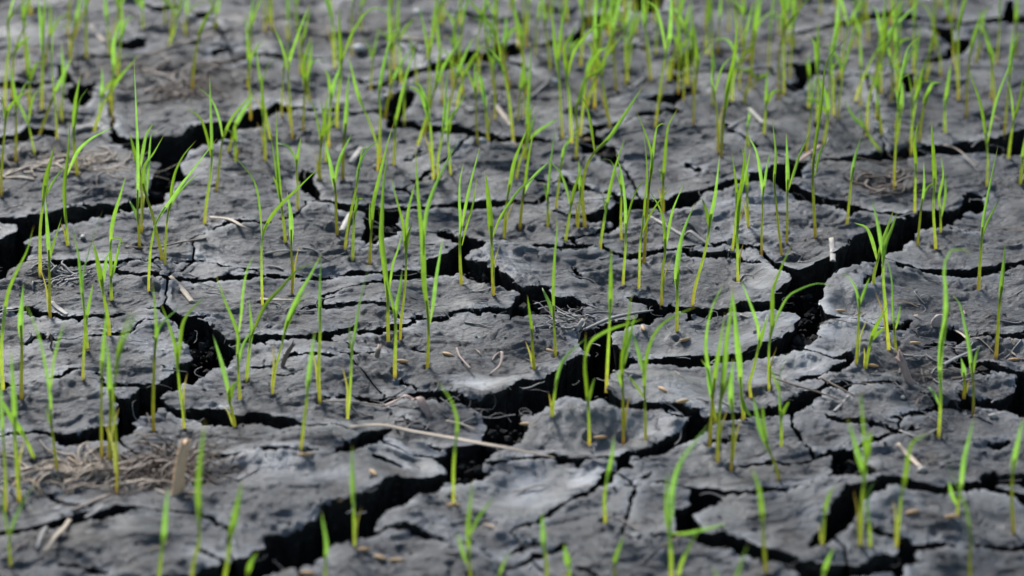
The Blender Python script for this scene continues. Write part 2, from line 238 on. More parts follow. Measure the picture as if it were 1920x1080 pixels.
# lines: (x, y, thickness px)
LINE = [
 [(915,866,4),(930,873,5),(960,872,4),(1000,866,5),(1035,865,6),(1060,872,8),(1080,876,5)],
 [(1147,890,6),(1140,905,14),(1125,917,12),(1108,935,8),(1075,945,4),(1020,975,4),(990,990,5),(955,1005,4)],
 [(1170,919,3),(1190,921,4)],[(1208,905,6),(1218,895,5)],
 [(1240,909,3),(1300,915,6),(1345,922,8),(1390,925,6),(1425,921,3)],
 [(1620,997,3),(1650,1007,5),(1680,1013,6),(1697,1020,12),(1705,1035,14)],
 [(1845,915,5),(1880,925,8),(1895,930,8),(1940,934,6)],
 [(1440,870,3),(1480,877,5),(1510,873,6),(1530,863,4),(1560,850,3)],
 [(1615,840,8),(1640,828,10),(1660,820,8),(1690,816,10),(1715,810,7)],[(1855,835,8),(1890,829,8)],
 [(1495,720,2),(1530,712,5),(1560,703,7),(1590,693,9),(1603,685,6),(1612,680,3)],
 [(1562,682,3),(1585,676,7),(1600,676,6)],[(1668,618,5),(1690,612,8),(1700,606,8),(1707,602,3)],
 [(1735,650,4),(1750,647,8),(1768,643,7)],[(1885,698,7),(1920,702,5),(1975,703,5)],
 [(1622,724,2),(1660,721,3),(1685,717,3)],[(1685,731,3),(1710,738,5),(1742,747,4)],[(1797,746,8),(1812,753,8)],
 [(1552,781,6),(1580,789,9),(1615,793,8),(1640,800,6),(1672,808,4)],
 [(1620,560,3),(1635,540,9),(1647,517,8),(1651,498,6)],[(1782,432,3),(1818,436,3)],
 [(1000,333,3),(1020,338,5),(1035,342,5),(1055,334,5)],[(1040,396,4),(1062,402,8),(1084,405,6)],
 [(1103,442,3),(1125,437,7),(1145,429,10),(1160,420,8),(1164,410,3)],[(1025,468,3),(1050,468,6),(1085,465,6),(1117,460,3)],[(1062,449,8),(1077,447,7)],
 [(1283,478,3),(1320,483,7),(1360,482,7),(1388,486,3)],[(1288,311,5),(1310,318,5)],
 [(217,511,3),(240,512,4),(265,517,6),(310,522,6),(345,530,7),(365,531,7),(395,527,7),(430,521,9),(482,519,7)],
 [(570,526,3),(602,519,3)],[(678,534,3),(705,531,7),(732,526,6)],
 [(740,352,3),(760,355,5),(772,364,3)],[(776,339,7),(790,335,6),(800,325,8),(812,319,5)],[(760,300,3),(790,288,5),(805,282,3)],
 [(355,450,2),(375,441,3),(399,432,3)],[(170,108,7),(210,108,8)],[(213,258,8),(240,266,6)],
 [(268,7,5),(300,15,8),(337,12,5)],[(375,28,14),(388,26,12)],[(403,97,5),(432,87,7)],
 [(425,118,5),(455,110,14),(480,106,12),(520,107,12),(550,108,8),(602,111,4)],
 [(750,75,5),(775,90,7),(797,101,4)],[(833,22,4),(870,26,5),(927,33,4)],
 [(1255,151,5),(1275,143,8),(1300,137,6),(1330,132,6),(1360,130,6),(1400,132,5),(1437,128,4),(1475,124,5)],[(1188,87,4),(1209,95,6)],
 [(1195,221,4),(1220,218,8),(1245,212,8),(1265,205,12),(1290,218,5),(1322,226,3)],[(950,112,4),(975,120,6),(992,131,3)],
 [(1535,53,4),(1560,49,8),(1600,44,9),(1625,36,16),(1655,34,16),(1690,32,16),(1715,38,12),(1750,42,6),(1792,40,6)],
 [(1652,136,4),(1690,128,4),(1725,120,4)],[(1540,140,4),(1575,142,6),(1600,142,6),(1627,143,5)],
 [(46,647,2),(70,637,3),(120,633,2),(165,628,3),(190,629,4),(225,630,5),(245,628,4),(253,618,4),(270,610,3),(296,606,3)],
 [(-30,722,4),(30,721,3),(60,719,4),(95,712,6),(118,704,8),(135,697,5),(142,693,3)],
 [(640,660,2),(670,662,4),(707,658,3)],[(535,672,3),(575,667,4),(627,670,3)],[(672,622,2),(700,622,5),(735,617,7),(760,613,4),(777,607,2)],
 [(565,583,2),(595,577,5),(640,576,7),(670,574,6),(690,569,2)],[(610,751,3),(640,746,4),(660,745,5),(690,750,7),(712,755,5)],
 [(752,711,3),(765,718,5),(782,723,3)],[(775,652,2),(799,659,2)],[(478,693,4),(507,690,3)],[(510,706,2),(530,707,3),(560,700,2)],
 [(752,783,4),(765,795,5),(802,803,4)],[(602,557,3),(630,548,5),(655,540,5),(692,534,4)],
 [(195,730,3),(220,726,6),(245,727,5),(267,728,2)],[(1289,588,5),(1294,600,7),(1287,605,3)],[(1253,784,5),(1270,791,5),(1312,789,4)],
 [(98,934,6),(120,943,6),(142,947,3)],[(368,859,4),(400,863,7),(430,861,8),(455,855,6),(472,850,3)],
 [(373,964,3),(395,972,5),(410,987,4),(432,994,2)],[(373,1032,6),(395,1045,4),(422,1058,3)],[(113,1064,6),(150,1060,8),(192,1076,6)],[(255,855,10),(275,863,12)],
 [(703,857,5),(725,868,5),(752,881,3)],[(803,840,3),(823,853,4)],[(705,1002,5),(740,998,7),(780,1006,8),(800,1012,7),(832,1017,3)],
 [(958,1038,4),(985,1027,7),(1010,1019,3)],[(953,1069,6),(985,1050,10),(1015,1040,10),(1052,1026,8)],[(1083,1063,3),(1112,1078,6)],
 [(1376,826,6),(1388,831,6)],[(1330,832,3),(1367,829,3)],[(1388,883,5),(1410,877,4),(1442,876,4)],[(1912,940,8),(1935,953,10)],
 # hairlines that close plates
 [(265,585,3),(280,583,3),(297,582,4)],[(690,569,2),(725,575,2),(757,601,3)],[(630,850,3),(560,858,2),(470,851,3)],
 [(1117,460,3),(1130,466,2),(1144,470,3)],[(1315,462,3),(1360,462,2),(1420,470,2),(1485,512,3)],
 [(399,432,3),(470,415,2),(560,400,2),(595,376,3)],[(1045,361,3),(1062,357,2),(1072,350,3)],[(1190,921,3),(1215,914,2),(1242,909,3)],
 [(1425,921,3),(1490,915,2),(1560,897,3)],[(1040,267,3),(1070,262,3),(1090,263,4)],[(1172,231,3),(1195,221,4)],[(1322,226,3),(1400,262,2),(1490,308,3)],
 [(1155,300,4),(1180,330,2),(1200,376,3)],[(1437,128,3),(1475,160,3)],[(142,693,3),(180,700,2),(225,764,3)],[(602,111,3),(650,130,2),(700,160,3)],
 [(142,947,3),(160,952,3)],[(285,487,3),(380,490,2),(470,505,2),(520,518,3)],[(930,464,3),(1000,470,2),(1030,468,3)],
 [(1685,717,3),(1690,730,3)],[(1742,747,3),(1765,764,3)],[(1530,863,3),(1500,830,2),(1480,772,3)],[(832,1017,3),(900,1025,2),(955,1068,3)],
 [(1112,1078,5),(1140,1120,4)],[(1192,921,2),(1180,960,2),(1165,1003,3)],[(1625,143,3),(1640,200,2),(1660,286,3)],[(1078,876,4),(1102,869,3)],
 [(1388,486,3),(1440,495,2),(1485,520,3)],[(812,319,3),(850,290,2),(880,252,3)],[(1790,40,4),(1800,44,4)],[(1310,95,3),(1400,80,2),(1535,53,3)],
 [(977,90,3),(1030,80,3),(1064,75,4)],[(1142,40,3),(1190,15,4)],[(337,12,3),(400,40,2),(430,87,3),(440,115,4)],[(178,170,3),(205,200,2),(215,252,4)],[(128,140,3),(140,162,3)],
]
def line_poly(L):
    P = np.array([(a, b) for a, b, c in L], float); T = np.maximum(np.array([c for a, b, c in L], float), 3.4)
    tg = np.gradient(P, axis=0); tg[:, 1] *= 2.4; ln = np.hypot(tg[:, 0], tg[:, 1])+1e-9
    nx, ny = -tg[:, 1]/ln, tg[:, 0]/ln
    o = np.stack([nx*T*.62, ny*T*.5], 1); d0 = (P[0]-P[1]); d1 = (P[-1]-P[-2])
    e0 = P[0]+d0/np.hypot(*d0)*T[0]; e1 = P[-1]+d1/np.hypot(*d1)*T[-1]
    return np.concatenate([[e0], P+o, [e1], (P-o)[::-1]])
polys = [np.array(p, float) for p in POLY]
polys += [np.array([(x, a) for x, a, b in B]+[(x, b) for x, a, b in B[::-1]], float) for B in BAND]
polys += [line_poly(L) for L in LINE]

# ------------------------------------------------------------------ seedlings as traced: base, then points up the first blade | further blades
SEED = '''
108,890 97,800 93,740 85,690 72,630 50,575|94,740 100,680 108,645 118,612|100,808 92,785 87,760
218,920 219,880 217,820 212,760 216,712 222,650 232,620 242,590|216,712 225,660 248,605
190,855 190,800 190,740 192,680 197,620 202,575
205,865 205,810 207,770 205,690 202,650
66,866 55,838 40,808 20,780 5,752
10,952 10,900 8,850 3,760 2,700
36,935 32,880 28,820 27,760 22,680
20,1060 18,1010 38,955 62,912|18,1010 12,980 5,920
5,725 2,660 7,600 14,550 30,510 50,470 60,435
40,750 40,700 41,650 39,610 43,550
94,600 93,560 92,490 90,450 86,385|93,490 97,470 105,440 113,415
155,712 157,660 159,600 154,540 148,480 140,440 145,424|158,580 156,520 165,480 175,445 188,407
164,657 162,625 163,590 172,545
205,630 203,600 197,570 192,538 183,490 176,460
209,562 208,530 207,490 207,455 212,447 222,445 228,452 233,460|207,530 215,500 222,470 226,450|207,470 209,430 215,400 224,370 233,340
288,808 287,770 288,720 290,660 292,610 288,550|292,660 297,620 310,600 335,578
345,805 343,770 337,730 333,690 330,650 318,610 305,577|333,690 337,650 342,610 355,585 378,562
440,797 435,770 430,750 437,725 447,715|430,750 425,720 415,680 403,640
450,750 447,700 446,660 447,630 437,600 420,560 408,525|447,630 452,590 455,550 462,510 472,487|447,690 455,650 468,625
462,718 464,690 468,650 470,620 467,570|469,640 480,610 500,570 528,540 560,505 595,492
510,745 515,700 522,670 530,640 537,610 548,580 565,545 580,520 597,487|532,630 545,595 560,565 575,548
563,843 567,820 570,790 575,750 580,700 588,640
600,757 598,720 598,680 600,620 601,560 602,490
650,792 655,750 658,700 660,660 667,620 675,570 688,512|659,665 657,640 655,602
492,572 491,540 490,480 492,445 500,420 520,390 545,365 590,322|491,445 488,400 480,350 465,322 442,297
547,553 548,510 546,470 546,440 545,400 540,370
535,455 532,420 527,380 522,340 519,290 518,225|524,370 515,310 507,250|528,390 520,350 514,335
558,392 558,350 556,310 562,270
600,340 599,310 602,270 606,240 612,190
643,340 643,300 645,265 650,210 652,170 655,140
632,440 630,400 629,360 620,310 612,275|629,350 632,320 640,290 655,260
646,467 652,430 657,400 662,380 670,340 675,310 690,280 710,265
661,490 662,455 664,410 668,375
693,493 695,450 697,420 700,380 708,345 716,310 726,270 735,240|696,435 695,410 694,388
740,697 741,660 742,630 741,600 737,570 728,530 720,470 712,410|742,605 745,570 750,540 753,515
728,640 727,600 727,560 722,500 716,450 717,400 720,340 728,290|728,560 735,500 745,470 752,445
750,637 752,600 756,570 760,530 761,480 755,420 745,380 735,340|760,460 765,400 774,360|761,480 765,445 771,425
801,692 803,650 803,610 800,570 795,540 793,490 791,440 785,380 780,300|794,480 797,420 805,380 820,340 835,310 853,272|805,610 812,570 818,520 827,465
865,530 863,500 862,460 863,420 861,380 862,340 868,312|863,440 872,390 878,360 885,330 897,285|866,460 875,420 887,380 892,345
925,550 923,500 922,460 919,400 912,340|922,450 935,415 950,390 975,355 1005,330 1025,310
945,453 946,420 950,380 957,340 965,300 985,250
1002,695 998,650 997,620 993,590 990,563
1042,667 1040,630 1038,590 1037,540 1040,480 1044,440 1045,420 1040,405|1038,600 1030,570 1020,547
1035,782 1038,750 1045,710 1055,680 1070,660 1092,640
1105,822 1104,790 1102,750 1100,720 1097,690 1098,640|1099,670 1105,645 1120,630 1150,615 1190,603|1102,760 1107,735 1113,715
1137,723 1139,680 1141,640 1143,600 1145,550 1146,485
1169,820 1168,780 1168,740 1167,710 1168,670 1175,620 1182,565|1168,690 1176,650 1187,605|1167,730 1161,710 1157,700
1210,827 1210,790 1209,750 1208,710 1212,670 1225,630 1245,605 1270,590 1300,577|1208,705 1200,670 1190,635|1209,748 1195,725 1182,708
1269,620 1269,590 1270,550 1268,520 1271,490 1280,440 1297,395|1270,545 1272,510
1240,568 1241,540 1243,500 1247,470 1245,420 1237,390 1222,365|1247,470 1255,420 1262,390 1277,355
1298,567 1303,540 1311,510 1320,480 1328,440 1334,400 1340,370 1347,310|1330,430 1325,400 1318,378
1198,538 1199,500 1200,460 1205,420 1208,380 1212,330 1210,280 1205,240|1203,440 1215,410 1230,385 1253,355
1168,535 1170,500 1173,460 1173,420 1172,380 1167,330 1158,300|1174,440 1182,390 1195,355 1208,340
1207,490 1210,450 1213,400 1217,350 1222,300 1213,260 1197,218
1125,462 1130,430 1135,400 1145,350 1155,310 1168,270|1136,400 1133,375 1130,362
1165,450 1164,410 1165,360 1163,320
1060,453 1065,420 1070,390 1077,355 1088,320
1083,427 1086,390 1088,350 1086,310
1097,425 1093,385 1092,350 1100,310 1115,285 1140,262 1165,225 1195,178
1027,423 1027,390 1028,365 1031,330 1034,300 1040,250|1027,385 1024,362 1020,347
1042,392 1047,350 1052,310 1055,280 1066,260
975,423 978,390 983,350 988,310 995,270 1002,245|980,370 990,345 1005,325 1024,308
1243,393 1243,350 1245,310 1248,270 1253,235 1268,208|1242,345 1240,325 1236,318
1403,422 1402,390 1400,350 1398,310 1392,285
1428,470 1428,430 1430,400 1430,370 1437,320 1443,290
1372,473 1377,440 1380,400 1380,350 1374,300
1384,525 1383,480 1382,440 1384,400 1388,360 1397,330 1405,290|1383,440 1385,380 1392,330 1398,270
1330,838 1333,790 1337,740 1342,690 1350,640 1357,600
1345,862 1347,810 1350,760 1357,700 1362,640 1368,600 1373,550|1352,750 1362,720 1373,690
1371,877 1373,830 1375,790 1370,740 1373,690
1395,785 1390,740 1387,690 1382,640 1378,590 1374,550|1389,740 1397,765 1408,780
1342,790 1337,760 1330,720 1325,690 1317,678|1337,750 1327,690 1322,650 1326,610 1335,575 1352,540
1408,738 1405,720 1413,690 1420,660 1427,630 1437,600|1424,650 1420,610 1410,580 1395,540
1442,733 1441,690 1442,650 1447,610 1448,570 1450,540 1470,490 1482,465|1443,640 1455,600 1475,560 1495,545 1530,532 1560,535
1462,902 1452,868 1440,840 1425,800 1415,755|1440,840 1432,800 1430,770
1465,842 1465,810 1464,780 1463,740 1462,710 1470,680 1478,665|1463,740 1455,715 1447,695|1464,790 1470,770 1477,757
1258,1090 1258,1040 1255,990 1258,950 1262,910 1275,870 1295,840 1328,800|1258,1000 1285,1000 1310,995 1350,985|1255,1010 1248,960 1250,900
1270,1085 1278,1055 1290,1030 1305,1005 1322,980
1436,1072 1432,1020 1430,980 1425,930 1418,900 1410,880
1135,980 1133,940 1136,910 1142,880 1148,850 1150,825
1025,1092 1025,1060 1020,1020 1017,975
1155,1100 1152,1060 1160,1030 1168,1010
1068,1095 1066,1060 1060,1030
882,1088 880,1040 877,1000 880,960 885,915|878,1010 893,980 905,960 922,938|876,1060 868,1040 860,1010
850,945 850,910 850,880 853,840 857,800 855,780 845,750 825,722
665,1028 664,990 663,950 662,900 661,850
610,1112 610,1060 612,1020 605,975
295,1112 300,1060 307,1000 312,940 315,920
358,1112 362,1060 372,1020 374,970 372,920 375,870 382,810
415,1112 425,1060 432,1010 443,960 452,915
462,1112 463,1080 470,1055 480,1040
935,1112 935,1080 945,1050 958,1035
1612,1028 1614,980 1617,930 1620,890 1610,860 1602,830 1592,795|1620,900 1622,860 1620,820 1615,755|1622,880 1628,840 1632,815
1632,1028 1630,990 1627,950 1630,920 1640,905
1680,1025 1685,980 1690,930 1697,890 1703,850 1712,828 1737,813
1542,1020 1545,980 1547,950 1555,925 1563,912
1543,1105 1545,1070 1553,1045 1561,1030
1820,1112 1818,1060 1820,1010 1815,960 1800,920 1778,870
1795,965 1797,940 1803,900 1808,860 1818,820 1825,790|1795,950 1785,930 1780,910
1900,1000 1898,960 1897,920 1900,870 1908,830 1915,795
1760,818 1762,780 1764,730 1762,690 1765,640 1772,600 1773,540 1770,505 1778,475 1795,465 1815,470 1822,480|1762,690 1768,640 1776,600 1782,565|1761,760 1752,740 1743,728
1825,770 1825,720 1822,690 1818,650 1810,610 1800,570 1788,555|1825,700 1828,675 1834,655
1808,735 1808,710 1803,680
1868,660 1871,620 1873,580 1878,540 1883,490 1885,460
1605,690 1607,650 1610,600 1611,570 1605,540 1592,520 1580,512|1611,575 1620,550 1628,528
1622,690 1628,660 1635,630 1645,605 1660,580 1664,568|1633,640 1645,625 1656,616
1667,655 1662,610 1660,570 1657,540 1656,500 1660,460 1672,430 1680,405|1657,490 1650,440 1642,400 1635,378
1680,660 1677,620 1675,580 1674,540 1670,510 1663,485|1678,620 1685,590 1688,575
1640,545 1638,520 1645,490 1655,455 1670,410
1755,470 1752,430 1750,390 1752,340 1750,290 1747,240
1720,460 1723,430 1727,390 1732,350 1732,315
1764,433 1763,400 1760,370 1768,330 1765,300|1764,410 1772,370 1773,335
1715,395 1716,350 1717,310 1715,270 1720,235
1588,420 1592,380 1596,340 1603,300 1612,265
1529,445 1527,410 1525,370 1524,330 1527,290 1540,200 1547,130 1560,100 1585,75|1528,330 1537,290 1550,265
1475,460 1476,410 1476,370 1477,330 1475,270|1477,360 1490,320 1500,290 1517,255
1466,478 1460,430 1456,390 1452,340 1455,290 1450,240
1835,540 1837,500 1840,460 1843,420 1850,380 1858,340 1868,290|1841,450 1850,420 1868,385
1677,355 1677,320 1680,260 1683,200 1690,150 1703,140
1850,350 1852,310 1850,270 1840,200 1820,140|1851,270 1868,190 1890,130
1913,345 1917,300 1921,265
1890,305 1893,275 1900,230 1912,190 1918,150
1652,283 1640,270 1620,240 1600,220 1587,195|1625,247 1615,225 1612,205
78,205 79,150 80,100 78,50 72,0
107,262 104,200 98,140 97,90 102,40 108,0
210,222 211,180 213,130 212,90 218,60 228,35
132,115 135,80 140,50 147,20 150,-10|139,50 125,48 105,58
162,112 161,70 162,30 165,-5
206,100 203,60 199,20 196,-10
52,140 48,100 45,50 42,0
22,190 24,140 27,100 40,80 55,70
8,205 12,130 18,80 15,40 35,15 50,0
2,365 3,320 6,280 10,230 15,205 35,180 55,172
268,52 267,20 265,-15
309,45 308,10 307,-20
348,62 350,30 352,-15
360,160 364,120 370,80 380,50 395,20 407,-5
402,55 405,30 412,-5
465,155 468,110 470,60 475,0
262,470 260,430 258,400 258,340 257,270 255,220 252,135|260,420 255,400 246,382
265,435 266,390 265,350 262,320 255,300 246,262
305,492 300,465 292,430 285,400 275,370 268,345 270,310 285,290 302,262
309,495 310,460 312,430 315,400 320,380 323,350 330,320 345,290 362,270|315,400 330,370 350,345 364,332
278,545 280,500 282,470 285,450 292,420 305,395 320,375 340,345 360,320 395,275
383,420 387,380 393,340 397,300 397,260 394,170
405,360 410,320 413,290 418,260 435,220 470,178
427,287 432,270 440,240 455,210 472,185
442,298 441,270 440,235
75,510 75,470 75,435 78,400 82,370 88,330 100,285|83,375 98,345 116,318
127,463 125,430 123,400 122,350 126,310 130,270 130,235|125,330 145,285 170,260 202,243|124,420 120,395 118,380
497,302 497,270 495,240 492,190 491,150
548,255 545,210 542,165 540,135 545,105 560,60 576,18|540,135 530,90 517,58
568,245 570,200 572,160 570,120 580,80
582,192 575,160 570,130 567,90 572,60 580,25
632,240 632,200 637,160 640,100 637,50 637,20|638,130 648,95 662,60 685,25 705,14 722,20 736,40
611,308 612,280 612,255 608,220 603,195|612,255 618,240 628,220
615,265 617,235 620,190 627,155 637,128
708,312 708,280 695,235 680,200 668,165 657,120
713,302 712,260 713,210 711,180 716,140 724,100 736,72
738,310 740,270 742,230 748,200 757,160 765,130 778,90|743,245 742,230 741,218
732,162 731,120 735,90 742,65
752,160 750,110 748,70 747,20 750,-10|749,75 760,55 773,38
803,206 804,160 805,110 810,70 815,30 818,-10|803,110 798,70 792,40 786,15
813,337 810,290 808,250 803,215 795,190 785,172 768,163
822,337 821,300 828,260 833,220 836,180 840,135|830,250 850,215 869,183
845,325 842,290 840,260 838,225 841,190
868,182 866,140 862,100 865,60 872,30 880,-5
896,272 893,230 892,180 890,130
900,176 897,130 895,90 900,50 910,20 926,0
925,118 928,80 930,40 928,-10
963,270 958,220 952,170 940,125 922,97 908,88
541,72 541,40 541,-10
556,48 555,20 555,-15
505,42 505,10 506,-20
676,62 676,20 680,-10
828,48 830,10 832,-20
1032,137 1028,90 1022,50 1018,-5
1055,262 1052,220 1050,180 1047,130 1040,80 1035,25
1072,267 1070,220 1066,170 1060,120 1060,85 1078,55|1064,150 1075,100 1100,65 1120,48 1162,37
1088,252 1093,200 1100,150 1120,135 1146,113
1080,302 1082,240 1080,210 1088,180 1098,145 1112,118
1115,194 1115,140 1117,90 1116,40 1118,-10
1155,168 1152,120 1148,70 1145,-5
1176,152 1174,110 1172,60 1178,20 1182,-10
1160,62 1158,20 1155,-15
1220,147 1216,100 1211,60 1207,20 1205,-10
1230,98 1231,60 1231,14
1228,242 1235,190 1240,150 1248,100 1256,60 1258,-5
1256,157 1257,115 1275,90 1302,62
1288,152 1287,100 1285,60 1291,20
1300,233 1302,180 1308,130 1305,80 1302,53
1326,107 1326,60 1331,0
1346,97 1348,50 1352,0
1352,292 1355,240 1360,200 1365,160 1375,110 1380,60 1375,18|1358,220 1362,180 1370,140 1382,90
1346,285 1345,230 1340,180 1333,150 1336,115
1372,192 1375,150 1385,120 1412,83
1395,195 1400,165 1420,150 1440,137
1432,252 1436,200 1438,148
1405,152 1412,100 1418,50 1426,0
985,302 988,240 992,180 995,103|988,265 1010,245 1037,228
968,335 975,300 990,265 1002,222
1404,275 1401,245 1404,205
1460,192 1460,140 1462,90 1475,50 1500,15 1522,-5
1469,180 1470,140 1468,60 1470,-10
1490,100 1488,60 1486,0
1516,197 1517,150 1516,110
1563,217 1562,160 1560,110 1568,60 1573,-5
1575,152 1580,100 1590,50 1607,12
1625,252 1628,190 1640,150 1655,110 1670,70 1685,30 1712,-5
1653,250 1648,205 1645,178
1652,177 1652,130 1657,80 1661,-5
1682,172 1680,110 1678,50 1672,-5
1707,268 1712,220 1720,180 1728,140 1736,113
1723,272 1727,230 1735,190 1741,168
1715,172 1718,130 1720,90 1724,55
1752,97 1753,50 1752,-5
1778,34 1778,5 1780,-25
1797,182 1796,120 1797,60 1805,20 1812,-5
1812,222 1814,150 1820,100 1836,38
1772,252 1772,200 1780,138
1830,117 1838,70 1846,25
1905,110 1905,60 1908,-5
'''
# more fine shoots in the crowded far rows, where single ones blur together in the photograph
_r = random.Random(21); _taken = [tuple(map(float, l.split()[0].split(','))) for l in SEED.strip().splitlines()]; _n = 0
while _n < 74:
    x = _r.choice((_r.uniform(470, 1900), _r.uniform(960, 1760), _r.uniform(560, 1200), _r.uniform(5, 330))); y = _r.uniform(18, 285) if x > 200 else _r.uniform(20, 330)
    if any((x-a)**2+((y-b)*1.6)**2 < 15**2 for a, b in _taken): continue
    _taken.append((x, y)); _n += 1
    h = _r.uniform(95, 190); l = _r.gauss(.04, .14)*h; c = _r.gauss(0, .16)*h
    pt = lambda u: f'{x+l*u+c*u*u*u:.0f},{y-h*u:.0f}'
    SEED += ' '.join(pt(u) for u in (0, .25, .5, .75, 1))
    if _r.random() < .5:
        u0 = _r.uniform(.35, .6); bx_, by_ = map(float, pt(u0).split(',')); sd = _r.choice((-1, 1)); hh = h*_r.uniform(.25, .5); ww = _r.uniform(6, 34)*sd
        SEED += f'|{bx_:.0f},{by_:.0f} {bx_+ww*.35:.0f},{by_-hh*.5:.0f} {bx_+ww*.75:.0f},{by_-hh*.85:.0f} {bx_+ww*1.3:.0f},{by_-hh*_r.uniform(.8, 1.05):.0f}'
    SEED += '\n'
# ------------------------------------------------------------------ the crack net outside the frame
VP = np.stack(np.meshgrid(np.arange(-2.1, 2.2, .15), np.arange(-2.1, 2.2, .15)), -1).reshape(-1, 2); VP = VP+rng.uniform(-.07, .07, VP.shape)
def field_cracks(x, y, rad=.3):
    wx = x+.026*pn(x, y, 110, 61)+.010*pn(x, y, 40, 62)+.004*pn(x, y, 16, 66); wy = y+.026*pn(x, y, 110, 63)+.010*pn(x, y, 40, 64)+.004*pn(x, y, 16, 67)
    d1 = np.full(x.shape, 9.); d2 = d1.copy(); lo = (x.min()-rad, y.min()-rad); hi = (x.max()+rad, y.max()+rad)
    for a, b in VP:
        if not (lo[0] < a < hi[0] and lo[1] < b < hi[1]): continue
        d = np.hypot(wx-a, wy-b); d2 = np.minimum(d2, np.maximum(d1, d)); d1 = np.minimum(d1, d)
    return (d2-d1)*.5-np.clip(.0045+.0075*pn(x, y, 170, 65), .0012, .012)
# ------------------------------------------------------------------ height field
X0, X1, Y0, Y1 = -.445, .445, -.395, .615
DX, DY = .00080, .00125
xs = np.arange(X0, X1+DX/2, DX); ys = np.arange(Y0, Y1+DY/2, DY); NX, NY = len(xs), len(ys)
X, Y = np.meshgrid(xs, ys)
def px_of(X, Y):
    dy = Y+DC; z = dy*cT+H0*sT; return 960+F*X/z, 540+F*(H0*cT-dy*sT)/z
PX, PY = px_of(X, Y)
SILT = [(1270,640,115,42),(1250,745,110,38),(1130,825,150,42),(790,858,75,40),(960,932,120,42),(915,725,70,24),(1580,610,110,55),(1480,700,110,28),(1050,900,120,26),(1440,530,70,26),(1600,520,50,25)]
silt = np.zeros(X.shape)
for a, b, rx, ry in SILT:
    q = ((PX-a)/rx)**2+((PY-b)/ry)**2
    silt = np.maximum(silt, np.clip(1.35-q-.35*pn(X, Y, 16, 77), 0, 1))
silt = np.maximum(silt*silt*(3-2*silt), .55*np.clip(2.2*pn(X, Y, 48, 78)+.8*pn(X, Y, 15, 79)-.35, 0, 1))*(.72+.28*np.clip(.5+1.5*pn(X, Y, 12, 80), 0, 1))
BUMP = [(1090,775,34,26,9),(1260,648,46,34,-6),(960,940,40,30,-5),(1140,830,36,22,-4),(905,738,26,16,4),(1595,530,36,40,7),(1180,720,26,18,5),(790,855,24,22,-5),
        (1390,400,50,60,6),(540,430,70,70,5),(1560,650,60,40,4),(620,520,80,50,-3),(250,650,70,50,4),(560,880,70,50,6),(880,980,50,40,4),(1560,990,50,60,5),(1750,960,50,50,4),(1650,440,40,40,4),(380,300,50,60,5)]
Z = 4.6*pn(X, Y, 150, 21)+4.0*pn(X, Y, 62, 22)+2.4*pn(X, Y, 28, 23)
for a, b, rx, ry, h in BUMP:
    p = plane_pt(a, b); Z += 1.5*h*np.exp(-((X-p[0])/(rx*.001))**2-((Y-p[1])/(ry*.001))**2)
rough = (1-.88*silt)*(.55+.45*np.clip(.5+1.2*pn(X, Y, 55, 31), 0, 1.4))
ux = X+.004*pn(X, Y, 18, 33); uy = Y+.004*pn(X, Y, 18, 34)
sx = ux/2.1
terr = 2.2*pn(sx, uy, 21, 24)+1.1*pn(sx, uy, 9, 28)
for _ in range(2): terr = terr-.97*np.sin(2*np.pi*terr)/(2*np.pi)                       # peeling flakes: flat treads, sharp little risers
bil = np.abs(pn(sx, uy, 13, 35)); bil2 = np.abs(pn(sx, uy, 6, 36))
crs = np.exp(-np.abs(pn(X/1.3+.003*pn(X, Y, 12, 47), Y, 26, 43))/.035)+.7*np.exp(-np.abs(pn(X/1.5, Y+.002*pn(X, Y, 8, 48), 14, 44))/.045)
mk = np.clip(.5+1.4*pn(X, Y, 34, 38), 0, 1)
Z += rough*(1.55*terr+1.6*bil+.8*bil2*mk+1.0*pn(sx, uy, 17, 29)-1.0*crs*(1-mk)+.6*pn(X/1.6, Y, 4.2, 25)*mk+.5*pn(X/1.4, Y, 2.3, 26)*(.4+.6*mk))
Z += .12*pn(X, Y, 4, 27)
pit = np.clip(pn(X, Y, 11, 41)-.62, 0, 1)*(1-silt); Z -= 7*pit
def lut(A, x, y):
    i = np.clip((x-X0)/DX, 0, NX-1.001); j = np.clip((y-Y0)/DY, 0, NY-1.001); a = int(i); b = int(j); f = i-a; g = j-b
    return float((A[b, a]*(1-f)+A[b, a+1]*f)*(1-g)+(A[b+1, a]*(1-f)+A[b+1, a+1]*f)*g)
Z0 = Z*.001
def to_surface(P):
    """traced outline -> ground points, on the height the plates have there"""
    out = []
    for x, y in P:
        z = 0.0
        for _ in range(3): p = plane_pt(x, y, z); z = lut(Z0, p[0], p[1])
        out.append(p[:2])
    return np.array(out)
